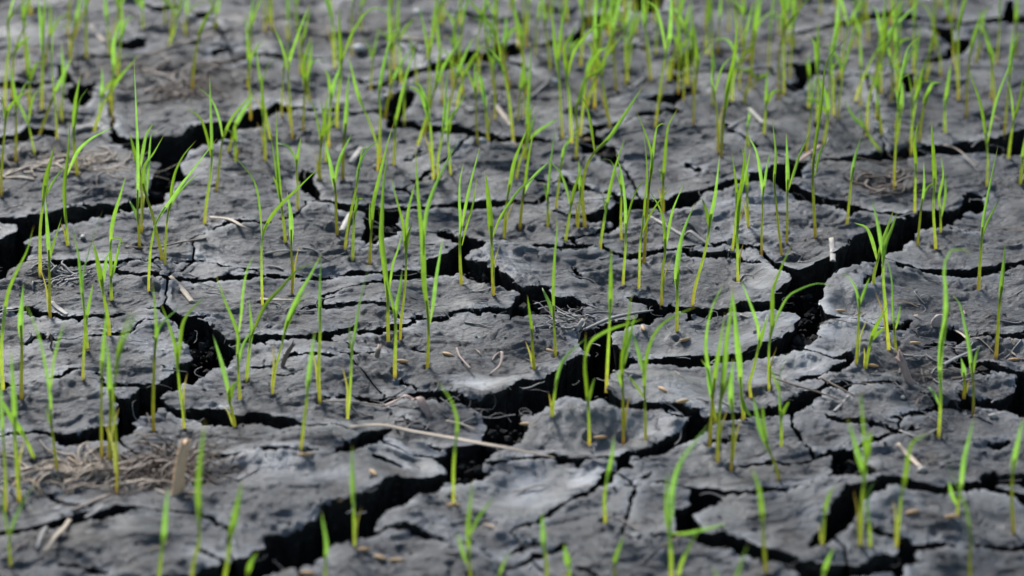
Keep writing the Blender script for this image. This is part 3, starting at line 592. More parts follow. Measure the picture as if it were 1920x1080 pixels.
# jagged edges: evaluate the outlines at noise-shifted points
WX = X+.0016*pn(X, Y, 14, 1)+.0010*pn(X, Y, 5, 2)+.0005*pn(X, Y, 2.4, 3)
WY = Y+.0026*pn(X, Y, 14, 4)+.0018*pn(X, Y, 5, 5)+.0008*pn(X, Y, 2.4, 6)
DMAX = .024
D = np.full(X.shape, DMAX)
for pi_, P in enumerate(polys):
    W = to_surface(P)
    i0 = max(0, int((W[:, 0].min()-DMAX-.004-X0)/DX)); i1 = min(NX, int((W[:, 0].max()+DMAX+.004-X0)/DX)+1)
    j0 = max(0, int((W[:, 1].min()-DMAX-.004-Y0)/DY)); j1 = min(NY, int((W[:, 1].max()+DMAX+.004-Y0)/DY)+1)
    if i1 <= i0 or j1 <= j0: continue
    x = WX[j0:j1, i0:i1]; y = WY[j0:j1, i0:i1]
    d2 = np.full(x.shape, 1e9); ins = np.zeros(x.shape, bool)
    n = len(W)
    for k in range(n):
        ax, ay = W[k]; bx, by = W[(k+1) % n]; ex, ey = bx-ax, by-ay; L2 = ex*ex+ey*ey+1e-12
        t = np.clip(((x-ax)*ex+(y-ay)*ey)/L2, 0, 1)
        d2 = np.minimum(d2, (x-ax-t*ex)**2+(y-ay-t*ey)**2)
        if abs(ey) > 1e-9:
            cr = ((ay > y) != (by > y)) & (x < (y-ay)*ex/ey+ax); ins ^= cr
    d = np.sqrt(d2); d[ins] *= -1; d -= .0007 if pi_ < len(POLY) else .0004 if pi_ < len(POLY)+len(BAND) else .0005
    D[j0:j1, i0:i1] = np.minimum(D[j0:j1, i0:i1], d)
def label(cell):
    par = []
    def find(a):
        while par[a] != a: par[a] = par[par[a]]; a = par[a]
        return a
    lab = np.full(cell.shape, -1, np.int32); prev = []
    for j in range(cell.shape[0]):
        r = np.flatnonzero(np.diff(np.concatenate([[0], cell[j].astype(np.int8), [0]])))
        cur = []
        for a, b in zip(r[::2], r[1::2]):
            L = len(par); par.append(L)
            for (pa, pb, pl) in prev:
                if pa < b and pb > a: par[find(pl)] = find(L)
            cur.append((a, b, L)); lab[j, a:b] = L
        prev = cur
    roots = np.array([find(i) for i in range(len(par))] or [0])
    return np.where(lab >= 0, roots[lab], -1)
def carve_necks(D, e, minc=900):
    """where two plates hang together only by a narrow neck, break the neck with a hairline crack"""
    lab = label(D > e); ids, cnt = np.unique(lab[lab >= 0], return_counts=True)
    lab[~np.isin(lab, ids[cnt > minc])] = -1
    solid = D > 0
    for it in range(90):
        todo = solid & (lab < 0)
        if not todo.any(): break
        new = lab.copy(); done = ~todo
        for dj, di in ((0, 1), (0, -1), (1, 0), (-1, 0)) if it % 3 else ((0, 1), (0, -1)):
            sh = np.roll(lab, (dj, di), (0, 1)); m = todo & (sh >= 0) & (new < 0); new[m] = sh[m]
        lab = new
    edge = np.zeros(D.shape, bool)
    a = (lab[:, 1:] != lab[:, :-1]) & (lab[:, 1:] >= 0) & (lab[:, :-1] >= 0); edge[:, 1:] |= a
    b = (lab[1:] != lab[:-1]) & (lab[1:] >= 0) & (lab[:-1] >= 0); edge[1:] |= b; edge[1:, :][b] = True
    D2 = D.copy(); jj, ii = np.nonzero(edge)
    for dj in range(-3, 4):
        for di in range(-4, 5):
            j = np.clip(jj+dj, 0, D.shape[0]-1); i = np.clip(ii+di, 0, D.shape[1]-1)
            np.minimum.at(D2, (j, i), math.hypot(dj*DY, di*DX)-.0007)
    return D2, len(np.unique(lab))
out = np.maximum.reduce([-8-PX, PX-1928, -6-PY, PY-1096])
D = np.where(out > 0, np.minimum(D, np.minimum(field_cracks(X, Y), DMAX)+np.clip(12-out, 0, 12)*.0004), D)
for e in (.005, .0075, .010, .0125, .0155, .0185): D, k = carve_necks(D, e); print('necks', e, k)
dc = np.clip(D, 0, None)*1000
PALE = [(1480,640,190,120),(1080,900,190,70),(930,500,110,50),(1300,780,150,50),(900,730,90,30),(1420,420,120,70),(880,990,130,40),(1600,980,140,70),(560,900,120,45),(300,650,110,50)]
pz = np.zeros(X.shape)
for a, b, rx, ry in PALE+SILT: pz = np.maximum(pz, np.clip(1.2-((PX-a)/rx)**2-((PY-b)/ry)**2, 0, 1))
curl = np.clip(.4+1.3*pn(X, Y, 70, 42), -.3, 1.2)
Z += (1.9*curl+3.6*pz)*np.exp(-((dc-2)/8)**2) - 1.0*np.exp(-dc/1.0)
for (a, b) in [tuple(map(float, l.split()[0].split(','))) for l in SEED.strip().splitlines()]:
    p = plane_pt(a, b); j = int((p[1]-Y0)/DY); i = int((p[0]-X0)/DX)
    if not (12 < j < NY-12 and 16 < i < NX-16): continue
    w_ = np.s_[j-11:j+12, i-15:i+16]; r = np.hypot((X[w_]-p[0]), (Y[w_]-p[1]))*1000*(1+.35*pn(X[w_], Y[w_], 5, 71))
    Z[w_] += 1.1*np.exp(-((r-4)/1.8)**2)-1.9*np.exp(-(r/2.2)**2)
Z *= .001
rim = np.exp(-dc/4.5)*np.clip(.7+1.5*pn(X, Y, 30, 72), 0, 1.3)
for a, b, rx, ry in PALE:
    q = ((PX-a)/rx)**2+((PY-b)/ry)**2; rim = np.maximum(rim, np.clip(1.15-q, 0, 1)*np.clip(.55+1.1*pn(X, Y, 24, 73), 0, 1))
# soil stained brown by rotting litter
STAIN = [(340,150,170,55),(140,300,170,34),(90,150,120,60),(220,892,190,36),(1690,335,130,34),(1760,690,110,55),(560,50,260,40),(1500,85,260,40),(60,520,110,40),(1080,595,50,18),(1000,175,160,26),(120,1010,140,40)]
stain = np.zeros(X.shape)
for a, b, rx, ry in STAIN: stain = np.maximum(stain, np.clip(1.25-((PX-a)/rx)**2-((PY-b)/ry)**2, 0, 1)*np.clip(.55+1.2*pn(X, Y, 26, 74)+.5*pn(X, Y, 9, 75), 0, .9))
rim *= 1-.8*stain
def gpt(px, py, lift=0.0):
    z = 0.0
    for _ in range(4):
        p = plane_pt(px, py, z); z = lut(Z, p[0], p[1])+lift
    return plane_pt(px, py, z)

# ------------------------------------------------------------------ mesh helpers
def new_mesh(name, verts, quads=None, mats=(), midx=None, smooth=True, attrs=None, faces=None):
    me = bpy.data.meshes.new(name)
    if faces is not None:
        me.from_pydata([tuple(v) for v in verts], [], faces)
    else:
        v = np.asarray(verts, np.float32); q = np.asarray(quads, np.int32)
        me.vertices.add(len(v)); me.vertices.foreach_set('co', v.ravel())
        me.loops.add(q.size); me.loops.foreach_set('vertex_index', q.ravel())
        me.polygons.add(len(q)); me.polygons.foreach_set('loop_start', np.arange(len(q), dtype=np.int32)*4)
        me.update(calc_edges=True)
    for m in mats: me.materials.append(m)
    if midx is not None: me.polygons.foreach_set('material_index', np.asarray(midx, np.int32))
    me.polygons.foreach_set('use_smooth', [bool(smooth)]*len(me.polygons))
    for k, a in (attrs or {}).items():
        at = me.attributes.new(k, 'FLOAT', 'POINT'); at.data.foreach_set('value', np.asarray(a, np.float32))
    me.update(); return me
def link(name, me, parent=None):
    o = bpy.data.objects.new(name, me); C.objects.link(o)
    if parent: o.parent = parent
    return o
def tag(o, label=None, cat=None, group=None, kind=None):
    for k, v in (('label', label), ('category', cat), ('group', group), ('kind', kind)):
        if v: o[k] = v
    return o

# ------------------------------------------------------------------ ground: base sheet of moist soil, mud plates on it
g = np.concatenate([-np.geomspace(60, 2.2, 12), np.linspace(-2, 2, 81), np.geomspace(2.2, 60, 12)])
GX, GY = np.meshgrid(g, g); R = np.maximum(np.abs(GX), np.abs(GY))
GZ = np.where(R < 1.6, -.085+.008*perlin(GX*9, GY*9, 5), -.085+np.clip((R-1.6)/.1, 0, 1)*.088+.004*perlin(GX*3, GY*3, 5))
n = len(g); idx = np.arange(n*n).reshape(n, n)
q = np.stack([idx[:-1, :-1], idx[:-1, 1:], idx[1:, 1:], idx[1:, :-1]], -1).reshape(-1, 4)
cx = R.ravel()[q].min(1)
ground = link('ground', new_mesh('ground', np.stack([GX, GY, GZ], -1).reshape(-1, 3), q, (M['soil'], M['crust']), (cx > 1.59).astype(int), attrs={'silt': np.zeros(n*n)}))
tag(ground, 'moist dark soil of the dried field under the cracked mud', kind='structure')

def plates(X, Y, Z, D, silt, keep, dx, dy, seam_walls=False):
    """split the solid cells of a height field into connected plates; yields (verts, quads, matidx, silt)"""
    NYl, NXl = X.shape
    s = D > 0
    cell = s[:-1, :-1] & s[1:, :-1] & s[:-1, 1:] & s[1:, 1:] & keep
    lab2 = label(cell)
    # move border vertices on to the outline
    gy, gx = np.gradient(D, dy, dx); gl = np.hypot(gx, gy)+1e-9; gx /= gl; gy /= gl
    vs_ = np.zeros(X.shape, np.int8); c8 = cell.astype(np.int8)
    vs_[:-1, :-1] += c8; vs_[1:, :-1] += c8; vs_[:-1, 1:] += c8; vs_[1:, 1:] += c8
    bd = (vs_ > 0) & (vs_ < 4); bd[0] = bd[-1] = False; bd[:, 0] = bd[:, -1] = False
    mv = np.where(bd, np.clip(D, 0, 1.5*max(dx, dy)), 0)
    VX = X-gx*mv; VY = Y-gy*mv
    idx = np.arange(NYl*NXl).reshape(NYl, NXl)
    Q = np.stack([idx[:-1, :-1], idx[:-1, 1:], idx[1:, 1:], idx[1:, :-1]], -1)
    co = np.stack([VX, VY, Z], -1).reshape(-1, 3); G = np.stack([gx, gy], -1).reshape(-1, 2); sf = silt.reshape(-1, silt.shape[-1])
    border = np.zeros(X.shape, bool); border[0] = border[-1] = True; border[:, 0] = border[:, -1] = True; border = border.ravel()
    ids, cnt = np.unique(lab2[cell], return_counts=True)
    wn1 = pn(X, Y, 5, 51).ravel(); wn2 = pn(X, Y, 11, 52).ravel(); wn3 = pn(X, Y, 3, 53).ravel()
    for L, c in sorted(zip(ids, cnt), key=lambda t: -t[1]):
        if c < 14: continue
        q = Q[lab2 == L]
        used, inv = np.unique(q, return_inverse=True); q = inv.reshape(-1, 4)
        v = co[used]; e = np.concatenate([q[:, [0, 1]], q[:, [1, 2]], q[:, [2, 3]], q[:, [3, 0]]])
        key = e.min(1).astype(np.int64)*len(used)+e.max(1); u, ci = np.unique(key, return_counts=True)
        be = e[np.isin(key, u[ci == 1])]
        b0 = border[used]; be = be[~(b0[be[:, 0]] & b0[be[:, 1]])]
        parts_v = [v]; quads = [q]; mi = [np.zeros(len(q), int)]; ss = [sf[used]]
        if len(be):
            bv, bi = np.unique(be, return_inverse=True); bi = bi.reshape(-1, 2); gg = G[used][bv]; base = v[bv]; ou = used[bv]
            off = len(v); m_ = len(bv)
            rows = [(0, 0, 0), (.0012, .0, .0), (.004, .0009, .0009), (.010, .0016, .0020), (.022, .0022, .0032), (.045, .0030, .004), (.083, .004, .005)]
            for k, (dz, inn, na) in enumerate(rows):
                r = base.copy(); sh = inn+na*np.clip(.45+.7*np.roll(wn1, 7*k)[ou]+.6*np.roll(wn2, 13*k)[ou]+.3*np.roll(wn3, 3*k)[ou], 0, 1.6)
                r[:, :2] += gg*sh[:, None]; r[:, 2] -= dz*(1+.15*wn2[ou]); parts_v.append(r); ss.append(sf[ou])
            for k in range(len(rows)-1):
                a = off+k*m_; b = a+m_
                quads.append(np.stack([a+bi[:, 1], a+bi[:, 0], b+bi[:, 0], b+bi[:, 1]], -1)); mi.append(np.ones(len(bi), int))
        yield np.concatenate(parts_v), np.concatenate(quads), np.concatenate(mi), np.concatenate(ss)
keep = np.ones((NY-1, NX-1), bool)
npl = 0; psz = []
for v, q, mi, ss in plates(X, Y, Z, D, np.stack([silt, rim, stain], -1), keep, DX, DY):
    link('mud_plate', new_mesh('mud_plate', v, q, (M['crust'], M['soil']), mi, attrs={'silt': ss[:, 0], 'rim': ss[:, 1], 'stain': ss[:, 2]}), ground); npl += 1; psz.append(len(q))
print('plates', npl, psz[:30])
# the field goes on round the frame: coarser plates
cs = .009; fx = np.arange(-1.62, 1.62+cs/2, cs); FX, FY = np.meshgrid(fx, fx)
FD = field_cracks(FX, FY)
FZ = .001*(4.6*pn(FX, FY, 150, 21)+4.0*pn(FX, FY, 62, 22)+1.6*pn(FX, FY, 28, 23)+1.6*pn(FX/2, FY, 24, 24)+1.2*rng.normal(size=FX.shape)*.6-2*np.exp(-np.clip(FD, 0, 1)*400))
ccx = FX[:-1, :-1]+cs/2; ccy = FY[:-1, :-1]+cs/2
fk = ~((ccx > X0+.0055) & (ccx < X1-.0055) & (ccy > Y0+.0055) & (ccy < Y1-.0055))
vv, qq, mm, off = [], [], [], 0
for v, q, mi, ss in plates(FX, FY, FZ, FD, np.zeros(FX.shape+(3,)), fk, cs, cs):
    vv.append(v); qq.append(q+off); mm.append(mi); off += len(v)
vv = np.concatenate(vv)
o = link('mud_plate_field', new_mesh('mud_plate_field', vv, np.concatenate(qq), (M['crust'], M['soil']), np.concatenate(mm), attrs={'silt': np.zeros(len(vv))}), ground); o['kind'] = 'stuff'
# ------------------------------------------------------------------ landmarks, used to say which seedling or husk is which
MARK = [(340,880,'the upright tan straw stub'),(850,822,'the long straw bridging the crack'),(1697,693,'the pinkish straw stub'),(341,543,'the short tan straw chip'),
 (1561,470,'the white flat straw chip'),(1280,435,'the broken white straw'),(648,418,'the stubby white straw piece'),(667,292,'the leaning pale straw flake'),
 (948,218,'the tan straw, upper middle'),(1090,775,'the smooth grey mound'),(1260,645,'the smooth silt basin'),(715,425,'the square black hole'),
 (1580,500,'the wide crack at right'),(380,640,'the rubble-filled crack at left'),(1600,875,'the dark hollow, lower right'),(670,960,'the widest front crack'),
 (1310,960,'the forked black hole'),(310,300,'the large black gap, upper left'),(1760,605,'the pinkish shell fragment'),(115,985,'the bent straw, bottom left'),
 (910,518,'the brown crumbly patch'),(1120,275,'the dark pit, upper middle'),(1283,112,'the small round pit'),(672,90,'the white flake, top'),
 (150,180,'the black pit, top left'),(245,85,'the dark slot, top left'),(1418,218,'the broken straw, upper right'),(1795,90,'the stepped crack, top right'),
 (1850,272,'the long crack, right edge'),(850,118,'the long dark crack, top'),(1110,48,'the twin black pits, top'),(520,107,'the thin crack, top left'),
 (1505,145,'the double pit, top right'),(1795,512,'the curved crack at right'),(1840,690,'the dark hollow, right edge'),(60,430,'the black gap, left edge'),
 (100,590,'the thin crack, left edge'),(560,640,'the jagged crack, left of centre'),(1500,755,'the slot with thin twigs'),(1000,1045,'the short slots, bottom middle'),
 (1210,480,'the thin crack, centre right'),(840,390,'the thin level crack, centre'),(600,520,'the hairline crack, centre left'),(1240,845,'the curved black crack, front'),
 (770,745,'the twisted brown leaf'),(1690,150,'the narrow pit, top right'),(1660,35,'the black crack, top right'),(1700,855,'the straw pair, lower right'),
 (1060,345,'the short crack, middle'),(450,785,'the long slot, lower left'),(1180,385,'the long crack, right of centre'),(1130,1000,'the rough ground, bottom middle')]
ORD = ['nearest', 'second', 'third', 'fourth', 'fifth', 'sixth', 'seventh', 'eighth', 'ninth', 'tenth', 'eleventh', 'twelfth']
def name_all(items, noun):
    """items: list of (object, px, py, looks). label each by its nearest landmark, side and rank"""
    grp = {}
    for it in items:
        o, x, y, lk = it
        mx, my, mn = min(MARK, key=lambda m: (m[0]-x)**2+((m[1]-y)*2.0)**2)
        dx, dy = x-mx, (y-my)*2
        side = ('right of' if dx > 0 else 'left of') if abs(dx) > abs(dy) else ('in front of' if dy > 0 else 'behind')
        grp.setdefault((mn, side), []).append((math.hypot(dx, dy), it))
    for (mn, side), L in grp.items():
        L.sort(key=lambda t: t[0])
        for k, (d, (o, x, y, lk)) in enumerate(L):
            o['label'] = f'{lk} {noun} just {side} {mn}' if len(L) == 1 else f'{lk} {noun}, {ORD[k]} {side} {mn}' if k else f'{lk} {noun}, nearest one {side} {mn}'

# ------------------------------------------------------------------ seedlings
def catmull(P, n):
    P = np.asarray(P, float); k = len(P)
    if k == 2: return P[0]+(P[1]-P[0])*np.linspace(0, 1, n)[:, None]
    E = np.concatenate([[2*P[0]-P[1]], P, [2*P[-1]-P[-2]]])
    seg = np.concatenate([[0], np.cumsum(np.linalg.norm(np.diff(P, axis=0), axis=1))]); u = np.linspace(0, seg[-1], n); out = []
    for s in u:
        i = min(np.searchsorted(seg, s, 'right')-1, k-2); t = (s-seg[i])/max(seg[i+1]-seg[i], 1e-9)
        a, b, c, d = E[i:i+4]
        out.append(.5*((2*b)+(c-a)*t+(2*a-5*b+4*c-d)*t*t+(3*b-a-3*c+d)*t**3))
    return np.array(out)
def frames(P, phi):
    T = np.gradient(P, axis=0); T /= np.linalg.norm(T, axis=1)[:, None]+1e-12
    view = CAM-P.mean(0); view /= np.linalg.norm(view)
    S = np.cross(T, view); S /= np.linalg.norm(S, axis=1)[:, None]+1e-9
    N = np.cross(S, T)
    c, s = np.cos(phi), np.sin(phi)
    c = np.broadcast_to(c, len(P))[:, None]; s = np.broadcast_to(s, len(P))[:, None]
    return S*c+N*s, N*c-S*s
def tube(P, r, ns=7):
    S, N = frames(P, 0); n = len(P); r = np.broadcast_to(r, n)
    a = np.linspace(0, 2*np.pi, ns, endpoint=False)
    V = (P[:, None]+r[:, None, None]*(S[:, None]*np.cos(a)[None, :, None]+N[:, None]*np.sin(a)[None, :, None])).reshape(-1, 3)
    i = np.arange(n-1)[:, None]*ns; k = np.arange(ns)[None]; k2 = (k+1) % ns
    Q = np.stack([i+k, i+k2, i+ns+k2, i+ns+k], -1).reshape(-1, 4)
    return V, Q, np.repeat(np.linspace(0, 1, n), ns)
def blade(P, w, phi0, twist, fold=.35):
    n = len(P); t = np.linspace(0, 1, n)
    prof = np.clip(.35+t*2.4, 0, 1)*np.clip((1-t)*1.8, 0, 1)**.8; prof[-1] = .02
    S, N = frames(P, phi0+twist*t); hw = (w*.5*prof)[:, None]
    V = np.stack([P-S*hw+N*hw*fold, P-S*hw*.5+N*hw*fold*.4, P-N*hw*.05, P+S*hw*.5+N*hw*fold*.4, P+S*hw+N*hw*fold], 1).reshape(-1, 3)
    i = np.arange(n-1)[:, None]*5; k = np.arange(4)[None]
    Q = np.stack([i+k, i+k+1, i+k+6, i+k+5], -1).reshape(-1, 4)
    return V, Q, np.repeat(t, 5)
seedlings = []
_r2 = random.Random(77)
def tufted(line):
    """blurred far seedlings show more blades than could be traced singly: add a fine one"""
    if '|' in line: return line
    P = [tuple(map(float, p.split(','))) for p in line.split()]
    if P[0][1] > 640 or _r2.random() < .3: return line
    h = P[0][1]-min(p[1] for p in P); k = len(P)//2; x, y = P[k]; sd = _r2.choice((-1, 1)); hh = h*_r2.uniform(.3, .62); ww = _r2.uniform(5, 38)*sd
    return line+f'|{x:.0f},{y:.0f} {x+ww*.25:.0f},{y-hh*.45:.0f} {x+ww*.65:.0f},{y-hh*.85:.0f} {x+ww*1.25:.0f},{y-hh*_r2.uniform(.85, 1.1):.0f}'
NUM = {1: 'single-bladed', 2: 'two-bladed', 3: 'three-bladed', 4: 'four-bladed'}
for line in SEED.strip().splitlines():
    paths = [[tuple(map(float, p.split(','))) for p in s.split()] for s in tufted(line).split('|')]
    paths = [p+[(p[-1][0]+.35*(p[-1][0]-p[-2][0]), p[-1][1]+.35*(p[-1][1]-p[-2][1]))] for p in paths]   # the last bit of a tip is too fine to see
    bx, by = paths[0][0]
    B = gpt(bx, by); sc = (H0-B[2])/-ray(bx, by)[2]/F           # metres per pixel there
    root = bpy.data.objects.new('rice_seedling', None); C.objects.link(root); root.location = B; root.empty_display_size = .01
    root['category'] = 'seedling'; root['group'] = 'rice seedlings sprouting from the cracked mud'
    lean = random.uniform(-.30, .30); bow = random.uniform(-.25, .25); side = random.uniform(-.012, .012)
    def to3(p, extra=0.0):
        d = ray(*p); hgt = max(0, (by-p[1])*sc)
        yy = B[1]+lean*hgt*.5+bow*hgt*hgt*4+extra
        return CAM+d*((yy-CAM[1])/d[1])
    wmul = random.uniform(.85, 1.2)
    for k, path in enumerate(paths):
        ex = 0.0
        if k == 0:
            # stem up to the lowest branch (or ~45 %), the rest is the first blade
            P = catmull([to3(p) for p in path], 26)
            P[0, 2] -= .004
            js = [p[0][1] for p in paths[1:]]
            yj = max(js) if js else by-(by-path[-1][1])*random.uniform(.38, .55)
            zj = to3((path[0][0], yj))[2]
            kk = int(np.clip(np.searchsorted(np.maximum.accumulate(P[:, 2]), zj), 6, 18))
            L = np.linalg.norm(P[-1]-P[0])
            st = catmull(P[:kk+3], 12); v, q, t = tube(st, np.linspace(.00105, .00062, 12)*wmul*(1+.12*random.uniform(-1, 1)))
            link('stem', new_mesh('stem', v-B, q, (M['stem'],), attrs={'t': t}), root)
            bl = P[max(kk-2, 2):]
            v, q, t = blade(catmull(bl, 16), random.uniform(.0019, .0031)*wmul, random.uniform(-.8, .8), random.uniform(-1.0, 1.0))
            link('blade', new_mesh('blade', v-B, q, (M['leaf'],), attrs={'t': t}), root)
        else:
            sgn = random.choice((-1, 1))
            pts = [to3(p, sgn*.012*(i/(len(path)-1))**1.3) for i, p in enumerate(path)]
            v, q, t = blade(catmull(pts, 16), random.uniform(.0014, .0024)*wmul, random.uniform(-.8, .8), random.uniform(-1.0, 1.0))
            link('blade', new_mesh('blade', v-B, q, (M['leaf'],), attrs={'t': t}), root)
    # dry first sheath hugging the stem of many seedlings
    if random.random() < .28:
        Ls = min(.03, .35*(kk/25)*L*2); sg = random.choice((-1, 1)); a = st[2]
        pts = np.array([a+np.array([sg*.0009, -.0006, 0]), a+np.array([sg*.0014, -.0006, Ls*.5]), a+np.array([sg*(.0016+.12*Ls), -.0006, Ls])])
        pts[:, 0] += (np.interp(pts[:, 2], st[:, 2], st[:, 0])-a[0]); pts[:, 1] += (np.interp(pts[:, 2], st[:, 2], st[:, 1])-a[1])
        v, q, t = blade(catmull(pts, 8), .0013, random.uniform(-.6, .6), .3, .6)
        link('sheath', new_mesh('sheath', v-B, q, (M['dry'],), attrs={'t': t}), root)
    h = (by-min(p[1] for pa in paths for p in pa))
    tip = paths[0][-1]; dxl = (tip[0]-bx)/max(h, 1)
    lk = ('tall ' if h > 225 else 'short ' if h < 120 else '')+NUM[min(len(paths), 4)]+(', right-leaning' if dxl > .3 else ', left-leaning' if dxl < -.25 else '')
    seedlings.append((root, bx, by, lk))
name_all(seedlings, 'rice seedling')
print('seedlings', len(seedlings))

# the far rows behind: shoots too fine and blurred to count
r3 = random.Random(99); FV, FQ, FT, FM, off = [], [], [], [], 0
for _ in range(105):
    x = r3.choice((r3.uniform(440, 1910), r3.uniform(980, 1780))); y = r3.uniform(-25, 235); B = gpt(x, y); h = r3.uniform(.045, .085)
    az = r3.uniform(0, 6.28); ln = r3.gauss(.12, .12)*h; dv = np.array([math.cos(az), math.sin(az), 0])
    P = np.array([B+dv*ln*u*u+np.array([0, 0, h*u-.002]) for u in np.linspace(0, 1, 8)])
    for kind, geo in ((1, tube(P[:5], np.linspace(.0009, .0005, 5), 5)), (0, blade(P[3:], r3.uniform(.0016, .0028), r3.uniform(-.9, .9), .4))):
        FV.append(geo[0]); FQ.append(geo[1]+off); FT.append(geo[2]); FM += [kind]*len(geo[1]); off += len(geo[0])
    if r3.random() < .6:
        a2 = r3.uniform(0, 6.28); d2_ = np.array([math.cos(a2), math.sin(a2), 0]); c = P[3]; l2 = h*r3.uniform(.3, .55)
        geo = blade(np.array([c+d2_*l2*.45*u*u+np.array([0, 0, l2*(u-.25*u*u)]) for u in np.linspace(0, 1, 8)]), r3.uniform(.0014, .0024), r3.uniform(-.9, .9), .5)
        FV.append(geo[0]); FQ.append(geo[1]+off); FT.append(geo[2]); FM += [0]*len(geo[1]); off += len(geo[0])
for _ in range(420):
    x, y = r3.uniform(-1.5, 1.5), r3.uniform(-1.2, 1.55); pxy = px_of(x, y)
    if -60 < pxy[0] < 1980 and -60 < pxy[1] < 1180 or y < -.75 and abs(x) < .5: continue
    B = np.array([x, y, lut(Z, x, y) if X0 < x < X1 and Y0 < y < Y1 else 0.0]); h = r3.uniform(.045, .085); az = r3.uniform(0, 6.28); dv = np.array([math.cos(az), math.sin(az), 0]); ln = r3.gauss(.15, .12)*h
    P = np.array([B+dv*ln*u*u+np.array([0, 0, h*u-.004]) for u in np.linspace(0, 1, 8)])
    for kind, geo in ((1, tube(P[:5], np.linspace(.0009, .0005, 5), 5)), (0, blade(P[3:], r3.uniform(.0018, .003), r3.uniform(-.9, .9), .4)), (0, blade(P[3]+(P[3:]-P[3])*np.array([-1, -1, .8]), r3.uniform(.0016, .0026), r3.uniform(-.9, .9), .4))):
        FV.append(geo[0]); FQ.append(geo[1]+off); FT.append(geo[2]); FM += [kind]*len(geo[1]); off += len(geo[0])
tag(link('rice_shoots', new_mesh('rice_shoots', np.concatenate(FV), np.concatenate(FQ), (M['leaf'], M['stem']), FM, attrs={'t': np.concatenate(FT)})), 'fine blurred rice shoots crowding the far edge', kind='stuff')

# ------------------------------------------------------------------ straw, husks, shells
def uv_tube(me, n, ns):
    uv = me.uv_layers.new(name='UVMap')
    vi = np.zeros(len(me.loops), np.int32); me.loops.foreach_get('vertex_index', vi)
    a = np.clip(vi//ns, 0, n-1)/max(n-1, 1); b = (vi % ns)/ns
    uv.data.foreach_set('uv', np.stack([np.abs(b-.5)*2, a], 1).astype(np.float32).ravel())
def straw(name, pts, wpx, mat, label, cat='straw', flat=.42, lift=.0, upright=False, group=None, wave=.0006):
    """pts: (x, y[, width factor]) along a piece lying on the mud (or standing on it)"""
    sc = plane_pt(pts[0][0]+1, pts[0][1])[0]-plane_pt(*pts[0][:2])[0]; w = wpx*sc
    wf = [p[2] if len(p) > 2 else 1 for p in pts]
    if upright:
        B = gpt(*pts[0][:2]); P = []
        for k, p in enumerate(pts):
            d = ray(p[0], p[1]); yy = B[1]+.004*k; P.append(CAM+d*((yy-CAM[1])/d[1]))
        P = np.array(P); P[0, 2] -= .004
    else:
        P = np.array([gpt(p[0], p[1], w*flat*.42+(lift[k] if isinstance(lift, (list, tuple)) else lift)) for k, p in enumerate(pts)])
    n = 5*len(pts); ns = 8
    wf = np.interp(np.linspace(0, 1, n), np.linspace(0, 1, len(wf)), wf)
    Pc = catmull(P, n); T = np.gradient(Pc, axis=0); T /= np.linalg.norm(T, axis=1)[:, None]+1e-12
    up = np.array([0, -1, .25]) if upright else np.array([0, 0, 1.0])
    S = np.cross(T, up); S /= np.linalg.norm(S, axis=1)[:, None]+1e-9; N = np.cross(S, T)
    r0 = random.Random(int(pts[0][0]*7+pts[0][1]))
    a = np.linspace(0, 2*np.pi, ns, endpoint=False)
    rad = np.array([[1+.10*r0.uniform(-1, 1) for _ in a] for _ in range(n)])
    V = Pc[:, None]+(w*.5*wf)[:, None, None]*rad[..., None]*(S[:, None]*np.cos(a)[None, :, None]+flat*N[:, None]*np.sin(a)[None, :, None])
    if upright: V[-2] += T[-1]*np.array([[r0.uniform(-.5, .1)*w] for _ in a]); V[-1] += T[-1]*np.array([[r0.choice((-.5, -.1, .3, .7))*w] for _ in a]); V[-1] += .12*w*np.array([[r0.uniform(-1, 1), r0.uniform(-1, 1), 0] for _ in a])
    V[0] += T[0]*np.array([[r0.uniform(-.5, .3)*w] for _ in a]); V[-1] += T[-1]*np.array([[r0.uniform(-.3, .6)*w] for _ in a])
    V = V.reshape(-1, 3); F_ = []
    for i in range(n-1):
        for k in range(ns): F_.append((i*ns+k, i*ns+(k+1) % ns, (i+1)*ns+(k+1) % ns, (i+1)*ns+k))
    V = np.concatenate([V, [Pc[0]+T[0]*w*.15, Pc[-1]-T[-1]*w*.15]]); c0, c1 = n*ns, n*ns+1
    for k in range(ns): F_.append((c0, (k+1) % ns, k)); F_.append((c1, (n-1)*ns+k, (n-1)*ns+(k+1) % ns))
    O = Pc[0]; me = new_mesh(name, V-O, mats=(M[mat],), faces=F_); uv_tube(me, n, ns)
    o = link(name, me); o.location = O
    return tag(o, label, cat, group)
straw('straw', [(655,800,.7),(715,797,1),(770,808,1),(850,822,1),(950,840,.9),(1038,857,.35)], 13, 'tan', 'long flat tan straw lying across the crack in front of the mound', flat=.25, lift=[.001,.004,.004,.005,.004,.0])
straw('straw_stub', [(331,924,1.05),(338,875,.95),(347,828,.8)], 23, 'stub', 'thick upright tan straw stub standing in a clump of roots', upright=True, flat=.85)
o = straw('straw_stub', [(1710,724),(1697,694),(1684,668)], 15, 'pink', 'pinkish brown straw stub with a pale broken tip, right', upright=True, flat=.5)
straw('straw', [(322,520,.7),(342,543),(361,567,.9)], 12, 'tan', 'short tan straw chip lying on the mud, left')
straw('straw', [(1562,490),(1561,470),(1559,448,.9)], 11, 'pale', 'white flat straw chip at the lip of the wide crack', flat=.35)
straw('straw', [(1218,405,.7),(1250,423),(1281,441,1),(1294,434,1.2),(1312,447,1.1),(1336,463,.7)], 8, 'pale', 'broken white straw with a kink, right of centre', flat=.5, lift=[0,.001,.001,.004,.002,0])
straw('straw', [(640,434),(649,418),(656,404)], 14, 'pale', 'stubby white straw piece beside the square black hole', flat=.5)
